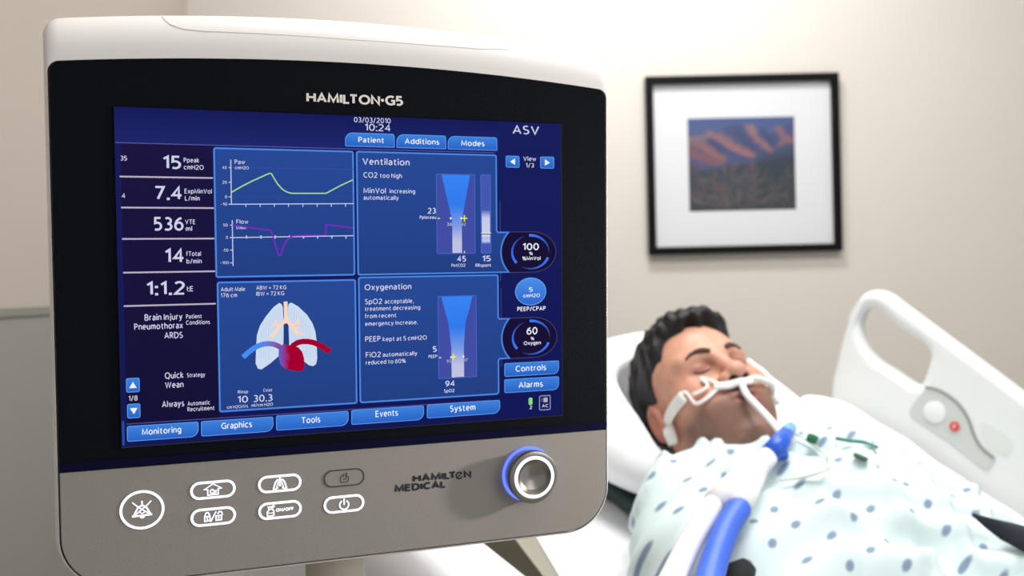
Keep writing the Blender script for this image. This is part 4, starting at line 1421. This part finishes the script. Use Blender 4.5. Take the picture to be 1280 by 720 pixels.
mb.loft([sheet_profile(s, -.43, .43, NM - .21, NM - .16, .02) for s in st_])
bpart(mb, 'deck', m_bedmetal, autosmooth=40)
mb = MB()
for t in (-.3, .3):
    a, b2 = B(-.2, t, NM - .21), B(1.4, t, NM - .21)
    mb.box(((bed_o[0] + E1H[0] * -.0 + E2[0] * t), (bed_o[1] + E2[1] * t), .30), (1.7, .06, .08), rot_m(-BA).to_3x3())
for q in (-.5, .5):
    mb.box((bed_o[0] + E1H[0] * q, bed_o[1] + E1H[1] * q, .30), (.06, .66, .06), rot_m(-BA).to_3x3())
    mb.box((bed_o[0] + E1H[0] * q, bed_o[1] + E1H[1] * q, .345), (.05, .4, .05), rot_m(-BA).to_3x3())
bpart(mb, 'base_frame', m_bedmetal)
for q in (-.75, .75):
    for t in (-.3, .3):
        c = bed_o + E1H * q + E2 * t
        mb = MB()
        mb.tube([(c[0], c[1], .27), (c[0], c[1], .12)], .018, 10)
        leg = bpart(mb, 'caster_leg', m_bedmetal, autosmooth=40)
        w = MB().tube([Vector((c[0], c[1], .062)) - Vector(E2) * .014, Vector((c[0], c[1], .062)) + Vector(E2) * .014], .06, 20)
        w.build('wheel', m_dark, leg, autosmooth=40)
mb = MB()
mb.loft([sheet_profile(s, -.437, .437, NM - .15, NM - .006, .035) for s in st_])
mattress = tag(mb.build('mattress', m_teal, None, autosmooth=50), 'dark teal vinyl mattress on the raised bed, mostly under white sheet', 'mattress')
# sheet tucked over the mattress, hanging down on both sides
mb = MB()
rings = []
for s in [-.405, -.40] + list(np.linspace(-.39, 1.44, 60)) + [1.445]:
    top = []
    for t in list(np.linspace(-.447, .447, 40)):
        w = .0035 * math.sin(s * 31 + t * 9) * math.sin(t * 13 + s * 5)
        e = max(0, (abs(t) - .42) / .03)
        top.append((t, NM + .0015 + max(0, w) - .02 * e ** 2))
    hang = [(-.452 - .004 * math.sin(s * 26 + k), NM - .03 - .3 * k / 6) for k in range(6, 0, -1)] + top + [(.452, NM - .03 - .1 * k / 6) for k in range(1, 7)]
    inner = [(t * .9955, n - .003) for t, n in hang[::-1]]
    rings.append([B(s, t, n) for t, n in hang + inner])
mb.loft(rings)
tag(mb.build('bed_sheet', m_white, None, autosmooth=60), 'white bed sheet spread over the mattress under the person', 'sheet')

# far side rail, drawn on its upright plane beyond the mattress
RT = .475
def on_t(px, py, t):
    d = VF + VR * (px - 640) / FOC - VU * (py - 360) / FOC
    k = ((HC + E2 * t - CAM) @ E2) / (d @ E2)
    return CAM + d * k
def rail_xy(px, py, t=RT):
    q = on_t(px, py, t) - (HC + E2 * RT)
    return np.array((q @ E1, q @ E3))
def spline(pts, closed=True, n=8):
    out = []
    N = len(pts)
    for i in range(N if closed else N - 1):
        p0, p1, p2, p3 = [np.array(pts[(i + k) % N if closed else min(max(i + k, 0), N - 1)], float) for k in (-1, 0, 1, 2)]
        for k in range(n):
            t = k / n
            out.append(.5 * ((2 * p1) + (-p0 + p2) * t + (2 * p0 - 5 * p1 + 4 * p2 - p3) * t * t + (-p0 + 3 * p1 - 3 * p2 + p3) * t ** 3))
    return out
outer = [(1036, 492), (1043, 455), (1055, 410), (1066, 382), (1078, 367), (1094, 363), (1110, 369), (1130, 384), (1200, 436), (1280, 496), (1350, 552), (1420, 612), (1450, 645), (1462, 690), (1440, 730), (1400, 760), (1330, 790), (1250, 720), (1150, 640), (1070, 580), (1040, 545)]
hole = [(1078, 388), (1071, 402), (1073, 420), (1082, 438), (1096, 452), (1118, 466), (1136, 478), (1146, 482), (1152, 476), (1158, 458), (1160, 442), (1152, 430), (1136, 419), (1118, 406), (1100, 390), (1090, 384)]
ro = [rail_xy(*p) for p in spline(outer)]
rh = [rail_xy(*p) for p in spline(hole)]
def rail3(q, t):
    return HC + E1 * q[0] + E3 * q[1] + E2 * t
def shape_with_hole(outer, hole, t0, t1, name, m):
    cu = bpy.data.curves.new(name, 'CURVE')
    cu.dimensions = '2D'
    cu.fill_mode = 'BOTH'
    for pts in (outer, hole):
        if not pts:
            continue
        sp_ = cu.splines.new('POLY')
        sp_.points.add(len(pts) - 1)
        for p, q in zip(sp_.points, pts):
            p.co = (q[0], q[1], 0, 1)
        sp_.use_cyclic_u = True
    th = abs(t1 - t0)
    cu.bevel_depth = th * .36
    cu.bevel_resolution = 4
    cu.extrude = th * .14
    cu.offset = -th * .36
    ob = bpy.data.objects.new(name, cu)
    me = bpy.data.meshes.new_from_object(ob)
    bpy.data.objects.remove(ob)
    bpy.data.curves.remove(cu)
    mid = (t0 + t1) / 2
    for v in me.vertices:
        v.co = Vector(rail3((v.co.x, v.co.y), mid - v.co.z) - bed_o)
    me.materials.append(m)
    me.polygons.foreach_set('use_smooth', [True] * len(me.polygons))
    me.set_sharp_from_angle(angle=math.radians(50))
    bm = bmesh.new()
    bm.from_mesh(me)
    bmesh.ops.recalc_face_normals(bm, faces=bm.faces)
    bm.to_mesh(me)
    bm.free()
    o = bpy.data.objects.new(name, me)
    COL.objects.link(o)
    o.parent = bed
    return o
rail = shape_with_hole(ro, rh, RT, RT + .042, 'side_rail', m_bedplastic)
def rail_plate(pxs, t0, t1, name, m, parent, sm=True, n=6):
    pts = [rail_xy(*p) for p in (spline(pxs, True, n) if sm else pxs)]
    mb = MB()
    mb.loft([[rail3(q, t1) - bed_o for q in pts], [rail3(q, t0) - bed_o for q in pts]])
    return mb.build(name, m, parent)
TF = RT + .0005
cp = rail_plate([(1160, 484), (1170, 487), (1186, 496), (1200, 508), (1210, 524), (1218, 546), (1228, 562), (1242, 573), (1245, 574), (1237, 586), (1228, 585), (1190, 555), (1150, 528), (1138, 518), (1140, 508)], TF - .002, TF + .004, 'control_panel', m_bedgrey, rail)
groove = [rail_xy(*p) for p in spline([(1157, 484), (1172, 487), (1188, 496), (1201, 508), (1211, 524), (1219, 546), (1229, 561), (1244, 573)], False)]
MB().tube([rail3(q, TF - .002) - bed_o for q in groove], .0018, 8).build('panel_groove', mat('groove_grey', (120, 122, 118), 0.6), rail, smooth=True)
def disc(px, py, r, t0, name, m, parent, th=.003):
    c = rail_xy(px, py)
    mb = MB()
    mb.loft([[rail3(c + k * np.array((math.cos(2 * math.pi * i / 28), math.sin(2 * math.pi * i / 28))), t) - bed_o for i in range(28)] for k, t in ((r, t0), (r, t0 - th * .7), (r * .9, t0 - th))])
    return mb.build(name, m, parent, autosmooth=40)
disc(1169, 515, .019, TF - .002, 'round_button', m_bedplastic, rail)
rb = disc(1194, 533, .0085, TF - .002, 'call_button', mat('red_button', (206, 70, 66), 0.5), rail)
c0 = rail_xy(1194, 533)
MB().tube([rail3(c0 + np.array((0, .003)), TF - .0055) - bed_o, rail3(c0 + np.array((0, -.002)), TF - .0055) - bed_o], .0014, 6).build('symbol', m_bedplastic, rb)
rail_plate([(1226, 530), (1240, 532), (1262, 548), (1266, 560), (1258, 570), (1240, 562), (1228, 548)], TF - .0012, TF + .002, 'soft_button', mat('pale_button', (216, 220, 214), 0.5), rail)
mb = MB()
for s in (.12, .42):
    mb.tube([B(s, RT + .02, -.05), B(s, RT + .02, NM - .18), B(s, .40, NM - .18)], .016, 10)
bpart(mb, 'rail_arm', m_bedmetal, autosmooth=40)
# beige near-side arm at the head end
mb = MB()
a_, b_ = at(606, 668, 1.12), at(712, 760, 1.06)
ux = (b_ - a_) / np.linalg.norm(b_ - a_)
c1 = [at(588, 668, 1.08), at(636, 662, 1.03), at(664, 660, 1.07), at(620, 660, 1.13)]
c2 = [at(690, 748, 1.03), at(700, 748, .98), at(716, 748, 1.03), at(704, 742, 1.09)]
c0_ = [q + np.array((-.02, .02, .03)) for q in c1]
mb.loft([c0_, c1, c2, [q + np.array((.06, -.03, -.12)) for q in c2]])
near_arm = bpart(mb, 'head_end_arm', mat('arm_beige_plastic', (150, 146, 132), 0.5))
bevel(near_arm, .004, 2)

# ------------------------------------------------------------------ pillow and what lies under it
s_, t_, n_ = np.arange(-.33, .16, .005), np.arange(-.30, .46, .005), np.arange(-.19, .10, .005)
P = np.stack(np.meshgrid(s_, t_, n_, indexing='ij'), -1)
def pillow_sd(P, c, r, e):
    q = np.abs((P - np.array(c)) / np.array(r)) + 1e-6
    f = (q[..., 0] ** e + q[..., 1] ** e) ** (1 / e)
    g = (np.clip(f, 0, None) ** 2.2 + q[..., 2] ** 2) ** .5
    return (g - 1) * min(r) * .9
Q = P.copy()
Q[..., 2] -= np.clip(-.080 + .085 * (P[..., 1] + .05), -.10, 0)
Dp = pillow_sd(Q, (-.10, .095, 0), (.205, .245, .085), 3.0)
Dp = Dp - wobble(P, 21, (14, 30), .012)
near = Dp < .03
h2 = P[near] @ BEDR.T                                  # the same points in head axes
bd = eval_pts(HP, h2) - .0125
hd = smin(bd, El((0, .016, .056), (.098, .120, .114)).d(h2), .01)
hd = smin(hd, gown_sd(P[near]) - .004, .01)
Dp[near] = smax(Dp[near], -hd, .016)
Dp = smax(Dp, -(P[..., 2] - (NM + .033)), .012)
PV, PF = surface(Dp, s_, t_, n_)
pil = np_mesh('pillow', PV @ EM.T, PF, m_white)
pil.location = HC
tag(pil, 'plump white pillow under the person\'s head on the bed', 'pillow')
mb = MB()  # thin dark pad standing in for the shade under the pillow
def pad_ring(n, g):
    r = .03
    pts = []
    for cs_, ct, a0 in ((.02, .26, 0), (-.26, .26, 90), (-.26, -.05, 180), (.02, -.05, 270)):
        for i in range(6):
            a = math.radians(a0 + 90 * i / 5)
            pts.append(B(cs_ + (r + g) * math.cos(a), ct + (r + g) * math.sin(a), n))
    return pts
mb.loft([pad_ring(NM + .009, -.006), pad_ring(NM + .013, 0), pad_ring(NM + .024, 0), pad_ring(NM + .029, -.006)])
tag(mb.build('shade_pad', m_teal, None, autosmooth=50), 'dark teal pad put in as the shade between the pillow and the sheet', 'pad')

# white blanket roll along the far rail
path = [(1010, 492), (1036, 497), (1090, 527), (1144, 560), (1210, 606), (1280, 655), (1350, 705)]
mb = MB()
rings = []
for i, (px, py) in enumerate(spline(path, False, 5) + [path[-1]]):
    q = to_bed(on_t(px, py, .40))
    top = q[2] - .004
    base = NM + .008
    sl = q[0]
    ring_ = []
    for k in range(24):
        a = 2 * math.pi * k / 24
        ca, sa = math.cos(a), math.sin(a)
        w = 1 + .03 * math.sin(5 * a + sl * 23) + .02 * math.sin(sl * 60)
        hw = .050 * w
        hh = (top - base) / 2
        ring_.append(HC + EM @ np.array((sl, .407 + hw * np.sign(ca) * abs(ca) ** .7, base + hh + hh * np.sign(sa) * abs(sa) ** .7 * (1 if sa < 0 else w))))
    rings.append(ring_)
mb.loft(rings)
tag(mb.build('rolled_blanket', m_white, None, autosmooth=60), 'white rolled blanket lying along the far bed rail', 'blanket')
# blanket over the lower body, beyond the frame
mb = MB()
rings = []
for s in np.linspace(.72, 1.44, 26):
    ring_ = []
    ts = np.linspace(-.445, .33, 32)
    o_ = []
    for t in ts:
        bump = .20 * max(0, 1 - (t / .30) ** 2) ** .7 if abs(t) < .30 else 0
        if s > 1.0:
            bump *= 1 - .25 * (s - 1.0)
        o_.append((t, NM + .016 + bump * (1.0 if s < 1.50 else .8) + .004 * math.sin(s * 30 + t * 20)))
    for t, n in o_ + [(t, n - .006) for t, n in o_[::-1]]:
        ring_.append(B(s, t, n))
    rings.append(ring_)
mb.loft(rings)
tag(mb.build('bed_blanket', mat('pale_blanket', (226, 232, 236), 0.9), None, autosmooth=60), 'pale blanket drawn over the person\'s legs at the foot of bed', 'blanket')
# ------------------------------------------------------------------ framed landscape on the back wall
def on_wall(px, py, y=WALLY):
    return at(px, py, y)
fc = [on_wall(*q, WALLY - .02) for q in ((807, 97), (1049, 89.5), (1052, 313.5), (811, 318.5))]
ctr = sum(fc) / 4
fw = (np.linalg.norm(fc[1] - fc[0]) + np.linalg.norm(fc[2] - fc[3])) / 2
fh = (np.linalg.norm(fc[3] - fc[0]) + np.linalg.norm(fc[2] - fc[1])) / 2
tilt = math.atan2(fc[1][2] - fc[0][2], fc[1][0] - fc[0][0]) * .3
pic = empty('framed_picture', Matrix.Translation((ctr[0], WALLY, ctr[2])) @ Matrix.Rotation(-tilt, 4, 'Y'),
            'black framed desert mountain landscape with wide white mat on the beige wall', 'picture')
m_frame = mat('black_frame_wood', (8, 7, 8), 0.5, spec=0.12)
bw = .0195
mb = MB()
W2, H2 = fw / 2, fh / 2
o_ = [(-W2, -H2), (W2, -H2), (W2, H2), (-W2, H2)]
i_ = [(-W2 + bw, -H2 + bw), (W2 - bw, -H2 + bw), (W2 - bw, H2 - bw), (-W2 + bw, H2 - bw)]
rings = [[Vector((x, -.002, z)) for x, z in o_], [Vector((x, -.026, z)) for x, z in o_], [Vector((x, -.026, z)) for x, z in i_], [Vector((x, -.002, z)) for x, z in i_]]
vs = [p for r in rings for p in r]
fs = [(a * 4 + k, a * 4 + (k + 1) % 4, ((a + 1) % 4) * 4 + (k + 1) % 4, ((a + 1) % 4) * 4 + k) for a in range(4) for k in range(4)]
mb.add(vs, fs)
fr = mb.build('frame', m_frame, pic)
bevel(fr, .0015, 2)
MB().box((0, -.0075, 0), (fw - 2 * bw + .004, .005, fh - 2 * bw + .004)).build('mat_board', mat('white_mat_board', (208, 208, 210), 0.9), pic)
# the printed landscape: banded ridges painted per vertex
pw, ph = W2 * 2 * (995 - 861) / 242, H2 * 2 * (262 - 146) / 222
pcx = ((861 + 995) / 2 - 929.5) / 242 * fw
pcz = -((146 + 263) / 2 - 204.8) / 222 * fh
nx_, nz_ = 90, 78
u, v = np.meshgrid(np.linspace(0, 1, nx_), np.linspace(0, 1, nz_))
rg = np.random.RandomState(4)
def noise2(u, v, f, seed):
    r = np.random.RandomState(seed)
    o = 0
    for k in range(7):
        a, b, c = r.uniform(-1, 1), r.uniform(-1, 1), r.uniform(0, 6.28)
        o = o + np.sin((u * a + v * b) * f + c)
    return o / 7
def C3(c):
    return np.array(lin(c))[:3]
img = np.zeros((nz_, nx_, 3))
def paint(mask, c):
    global img
    m = np.clip(mask, 0, 1)[..., None]
    img = img * (1 - m) + C3(c) * m
vv = 1 - v                                  # down from the top
img[:] = C3((72, 96, 150))
paint(.6 * np.clip(vv / .25, 0, 1), (96, 100, 142))
paint((vv > .13 + .05 * np.sin(u * 11) + .03 * noise2(u, v, 40, 1)) * 1.0, (74, 84, 128))
def blob(pts, w, c, k=.9):
    d = np.full(u.shape, 9.)
    for (a, b), (c2, d2) in zip(pts[:-1], pts[1:]):
        ex, ey = c2 - a, d2 - b
        h = np.clip(((u - a) * ex + (vv - b) * ey) / (ex * ex + ey * ey), 0, 1)
        d = np.minimum(d, np.hypot(u - a - h * ex, (vv - b - h * ey)))
    paint(k * np.clip(1.35 - d / (w * (1 + .35 * noise2(u, v, 60, 7))), 0, 1), c)
RID = (168, 116, 110)
for pts, w, c in (([(.20, .17), (.30, .22), (.42, .31), (.60, .40)], .040, RID), ([(.30, .17), (.40, .24)], .03, (128, 110, 128)), ([(.56, .10), (.60, .17), (.66, .25), (.77, .36)], .032, RID),
                  ([(.60, .10), (.63, .16)], .03, (158, 124, 126)), ([(.85, .13), (.90, .22), (.97, .25)], .036, (160, 112, 112)), ([(.86, .30), (.94, .26), (1, .24)], .025, (150, 104, 110)),
                  ([(.0, .24), (.10, .27), (.20, .34), (.32, .44)], .05, (150, 108, 104)), ([(.02, .36), (.12, .42), (.26, .46)], .06, (142, 92, 92)), ([(.02, .21), (.16, .21)], .03, (134, 122, 128)),
                  ([(.14, .32), (.24, .40), (.31, .43)], .012, (176, 108, 100)), ([(.36, .30), (.50, .385), (.6, .41)], .012, (182, 118, 110))):
    blob(pts, w, c, .8)
for pts, w in (([(.22, .25), (.32, .36)], .035), ([(.46, .16), (.54, .26), (.62, .36)], .03), ([(.70, .14), (.80, .28)], .03)):
    blob(pts, w, (58, 72, 112), .75)
ground = .5 + .03 * np.sin(u * 9) - .17 * np.clip(u - .55, 0, 1) + .02 * noise2(u, v, 50, 3)
paint(np.clip((vv - ground) / .05, 0, 1), (56, 66, 80))
paint(.8 * np.clip((vv - .5 + .22 * u) / .14, 0, 1) * np.clip((u - .58) / .1, 0, 1), (42, 58, 68))
paint(.6 * np.clip((vv - .62) / .3, 0, 1), (64, 62, 64))
for k in range(120):
    a = rg.uniform(-1.25, 1.25)
    r0 = rg.uniform(.08, .55)
    x0, y0 = .42 + math.sin(a) * r0 * .9, 1.02 - math.cos(a) * r0 * .85
    b = a + rg.normal() * .35
    ln = rg.uniform(.05, .13)
    c = [(112, 110, 112), (122, 86, 90), (88, 100, 94), (108, 110, 104), (134, 88, 92)][k % 5]
    blob([(x0, y0), (x0 + math.sin(b) * ln, y0 - math.cos(b) * ln)], .010, c, .4)
for k in range(60):
    x0, y0 = rg.uniform(0, 1), rg.uniform(.5, 1)
    blob([(x0, y0), (x0 + rg.normal() * .05, y0 - .04)], .016, [(124, 78, 86), (82, 90, 86), (104, 100, 102), (54, 56, 62)][k % 4], .4)
mb = MB()
vs = [((a - .5) * pw + pcx, -.0106, (b - .5) * ph + pcz) for a, b in zip(u.ravel(), v.ravel())]
fs = [(j * nx_ + i, j * nx_ + i + 1, (j + 1) * nx_ + i + 1, (j + 1) * nx_ + i) for j in range(nz_ - 1) for i in range(nx_ - 1)]
mb.add(vs, fs)
mb.c = [tuple(q) + (1.0,) for q in (img * .62).reshape(-1, 3)]
mb.build('landscape_print', mat('print_ink', rough=0.7, attr='tint'), pic, attr='tint', recalc=False)

# ------------------------------------------------------------------ tube holder strapped over the face
m_strap = mat('white_strap_fabric', (240, 238, 234), 0.7)
m_clip = mat('white_clip_plastic', (244, 243, 240), 0.35)
def face_path(pxs, off, n=5):
    out = []
    for p in spline(pxs, False, n) + [pxs[-1]]:
        q = head_ray(p[0], p[1])
        if q is None:
            continue
        nn = head_nrm(q)
        out.append((q, nn))
    res = []
    for i in range(len(out)):
        w_ = [out[j][1] for j in range(max(0, i - 3), min(len(out), i + 4))]
        m_ = sum(w_) / np.linalg.norm(sum(w_))
        res.append((out[i][0] + m_ * off, m_))
    return res
def ribbon(mb, path, w, th):
    rings = []
    P_ = [Vector(p) for p, _ in path]
    for i, (p, nn) in enumerate(path):
        t = (P_[min(i + 1, len(P_) - 1)] - P_[max(i - 1, 0)])
        if t.length < 1e-7:
            continue
        t.normalize()
        nv = Vector(nn)
        b = t.cross(nv).normalized()
        nv = b.cross(t).normalized()
        ww = w[i] if isinstance(w, list) else w
        c = Vector(p)
        rings.append([c + b * (ww / 2 * math.cos(a)) + nv * (th / 2 * math.sin(a)) for a in [2 * math.pi * k / 12 for k in range(12)]])
    mb.loft(rings)
    return mb
def push(p, d):                              # keep a point at least d off the skin
    p = np.asarray(p, float)
    for _ in range(4):
        v_ = float(eval_pts(HP, p[None])[0])
        if v_ < d:
            p = p + head_nrm(p) * (d - v_)
    return p
hold = empty('tube_holder', person.matrix_world.copy(), 'white tube holder strapped across the upper lip and cheek of the person', 'tube holder')
r1 = face_path([(845, 555), (838, 540), (840, 522), (848, 507), (858, 495)], .0078)
ribbon(MB(), r1, .0170, .004).build('neck_strap', m_strap, hold, smooth=True)
r2 = face_path([(850, 497), (858, 491), (864, 497), (872, 505), (884, 500), (896, 490), (905, 484)], .0052)
ribbon(MB(), r2, .0050, .004).build('cheek_clip', m_clip, hold, smooth=True)
r2 = face_path([(866, 494), (878, 490), (884, 484), (876, 476), (886, 478), (896, 481)], .0052)
ribbon(MB(), r2, .0042, .004).build('cheek_clip', m_clip, hold, smooth=True)
r3 = face_path([(893, 487), (905, 485), (918, 482), (930, 480), (940, 477)], .0082)
ribbon(MB(), r3, .0115, .006).build('lip_bar', m_clip, hold, smooth=True)
r4 = face_path([(936, 474), (942, 476), (947, 480)], .0082)
pl = [p for p, n in r4]
endp = HM.T @ (at(972, 503, 1.53) - HC)
mid = HM.T @ (at(958, 489, 1.50) - HC)
MB().tube([push(q, .0062) for q in spline([pl[0], pl[-1], mid, endp], False, 6) + [endp]], .0048, 10).build('far_strap', m_strap, hold, smooth=True)
top = HM.T @ (at(933, 452, 1.55) - HC)
MB().tube([push(q, .0058) for q in spline([top, HM.T @ (at(944, 463, 1.53) - HC), HM.T @ (at(957, 482, 1.51) - HC), endp], False, 6)], .0042, 10).build('far_strap', m_strap, hold, smooth=True)

def gown_hit(px, py, off=0.0):
    d = VF + VR * (px - 640) / FOC - VU * (py - 360) / FOC
    k = .9
    o = EM.T @ (CAM - HC)
    dd = EM.T @ d
    for _ in range(160):
        p = o + dd * k
        v_ = float(gown_sd(p[None])[0]) - off
        if v_ < .0006:
            break
        k += max(v_, .001) * .6
        if k > 2.1:
            return at(px, py, 1.5)
    return HC + EM @ p
# breathing tube from the mouth to the connector
def world_spline(pts, n=6):
    P_ = [at(*p) for p in pts]
    return spline(P_, False, n) + [P_[-1]]
mouth = HC + HM @ (head_ray(925, 484) + np.array((0, -.007, 0)))
ety = 1.45
def lift(px, py, off):                     # on the gown, a little towards the camera
    q = gown_hit(px, py, off)
    return q
cA, cB, cC = lift(985, 539, .016), lift(975, 553, .018), lift(963, 568, .020)
pth = [mouth] + [at(*q) for q in ((933, 493, mouth[1] - .014), (947, 508, mouth[1] - .03), (962, 524, (mouth[1] - .03) * .4 + cA[1] * .6))] + [cA * .5 + cB * .5]
ett = MB().tube(spline(pth, False, 6) + [pth[-1]], .0048, 12).build('breathing_tube', mat('white_tube_plastic', (246, 246, 246), 0.3), smooth=True)
tag(ett, 'thin white tube from the person\'s mouth to the blue connector', 'tube')
m_bluep = mat('blue_connector_plastic', (36, 92, 205), 0.35)
m_lblue = mat('pale_blue_plastic', (120, 176, 232), 0.3)
con = empty('connector', Matrix.Translation(Vector(cB)), 'small blue plastic connector below the chin joining tube and hoses', 'connector')
rel = lambda p: Vector(np.asarray(p) - cB)
MB().tube([rel(cA), rel(cB), rel(cC)], [.0095, .0125, .0135], 18).build('collar', m_bluep, con, smooth=True)
MB().tube([rel(cA + (cA - cB) * .35), rel(cA), rel(cA * .6 + cB * .4)], [.0078, .0100, .0106], 14).build('sleeve', m_lblue, con, smooth=True)
MB().tube([rel(cB), rel(lift(979, 571, .012))], [.008, .007], 12).build('side_port', m_bluep, con, smooth=True)

def corrugated(mb, pts, r, pitch, amp, n=18):
    P_ = [Vector(p) for p in pts]
    out, rr_ = [], []
    dist = 0
    res = []
    for a, b in zip(P_[:-1], P_[1:]):
        m = max(1, int((b - a).length / (pitch / 6)))
        for k in range(m):
            res.append(a.lerp(b, k / m))
    res.append(P_[-1])
    for i, p in enumerate(res):
        if i:
            dist += (p - res[i - 1]).length
        out.append(p)
        rr_.append(r + amp * math.sin(2 * math.pi * dist / pitch))
    return mb.tube(out, rr_, n)
m_hose = mat('white_hose_plastic', (240, 238, 240), 0.35)
m_bhose = mat('blue_hose_plastic', (66, 110, 222), 0.4)
# Y piece
yo = lift(925, 605, .02)
yp = empty('wye_piece', Matrix.Translation(Vector(yo)), 'clear white Y-piece on the gown joining white and blue hoses', 'wye')
rel = lambda p: Vector(np.asarray(p) - yo)
ya = [cC + (cC - cB) * .1] + [lift(a, b, o) for a, b, o in ((948, 582, .021), (930, 598, .022), (912, 612, .023), (893, 630, .026))]
MB().tube([rel(q) for q in ya], [.0125, .0145, .016, .0155, .0150], 20).build('barrel', m_hose, yp, smooth=True)
yb = [lift(a, b, o) for a, b, o in ((948, 586, .02), (940, 602, .02), (932, 618, .021), (925, 634, .024))]
MB().tube([rel(q) for q in yb], [.0125, .0140, .0145, .0140], 20).build('branch', m_hose, yp, smooth=True)
def hose_path(first, pxs):
    q0 = first
    dd = q0[1]
    out = [q0]
    for a, b, e in pxs:
        out.append(at(a, b, dd - e))
    return spline(out, False, 8) + [out[-1]]
h1 = corrugated(MB(), hose_path(ya[-1] + (ya[-1] - ya[-2]) * .12, [(880, 650, .05), (862, 680, .12), (845, 715, .20), (828, 752, .28), (808, 800, .36)]), .0124, .0055, .0007).build('hose', m_hose, smooth=True)
tag(h1, 'white corrugated hose running down from the Y-piece over the gown', 'hose', 'breathing hoses')
h2_ = corrugated(MB(), hose_path(yb[-1] + (yb[-1] - yb[-2]) * .12, [(911, 656, .05), (899, 684, .12), (889, 716, .19), (882, 752, .27), (878, 800, .35)]), .0134, .0055, .0007).build('hose', m_bhose, smooth=True)
tag(h2_, 'bright blue corrugated hose beside the white one over the gown', 'hose', 'breathing hoses')

# pilot line with green clip, sensor leads, strap and fold shade piece resting on the gown
m_clear = mat('clear_tubing', (226, 226, 214), 0.25, spec=0.6)
pp = [gown_hit(*p, .0075) for p in ((992, 542), (1000, 545), (1022, 560), (1036, 574), (1030, 588), (1005, 596), (975, 600))]
tag(MB().tube(spline(pp, False, 8) + [pp[-1]], .0018, 8).build('pilot_line', m_clear, smooth=True), 'thin clear line looping over the collar of the gown', 'line')
g0, g1 = gown_hit(1009, 546, .017), gown_hit(1022, 551, .017)
clip = MB().tube([g0, (g0 + g1) / 2, g1], [.0055, .0065, .0055], 8).build('line_clip', mat('green_clip_plastic', (12, 104, 62), 0.4))
tag(clip, 'small dark green clip on the line at the gown collar', 'clip')
m_lead = mat('teal_lead_wire', (60, 128, 112), 0.5)
lp = [gown_hit(*p, .0065) for p in ((1046, 548), (1062, 551), (1080, 553), (1096, 559))]
tag(MB().tube(spline(lp, False, 6) + [lp[-1]], .0026, 8).build('lead_wire', m_lead, smooth=True), 'teal sensor lead lying on the far shoulder of the gown', 'wire')
lp = [gown_hit(*p, .0075) for p in ((1068, 568), (1076, 572), (1084, 575))]
tag(MB().tube(lp, [.003, .0042, .003], 8).build('snap_sensor', mat('olive_snap', (70, 104, 78), 0.5), smooth=True), 'small olive snap sensor just below the teal lead on the gown', 'sensor')

# dark strap between the gown and the rolled blanket, black piece put in as fold shade under the hoses
m_strapd = mat('navy_webbing', (22, 28, 42), 0.7)
sp_ = [(1216, 643), (1236, 654), (1258, 664), (1284, 674), (1312, 686)]
wd = [.004, .014, .024, .030, .030]
mb = MB()
rings = []
for (px, py), w in zip(sp_, wd):
    c = gown_hit(px, py, .020)
    tv = EM @ np.array((1, 0, 0))
    bv = EM @ np.array((0, .45, .89))
    nv = EM @ np.array((0, -.89, .45))
    rings.append([c + bv * (w / 2 * math.cos(a)) + nv * (.0025 * math.sin(a)) for a in [2 * math.pi * k / 12 for k in range(12)]])
mb.loft(rings)
tag(mb.build('bed_strap', m_strapd, smooth=True), 'dark navy strap lying on the gown beside the rolled blanket', 'strap')
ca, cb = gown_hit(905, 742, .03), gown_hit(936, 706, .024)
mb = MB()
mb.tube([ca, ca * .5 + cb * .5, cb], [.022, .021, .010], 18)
tag(mb.build('fold_shade', mat('black_fold_shade', (20, 24, 26), 0.8), smooth=True), 'small black piece put in as gown fold shade beside the blue hose', 'shade piece')
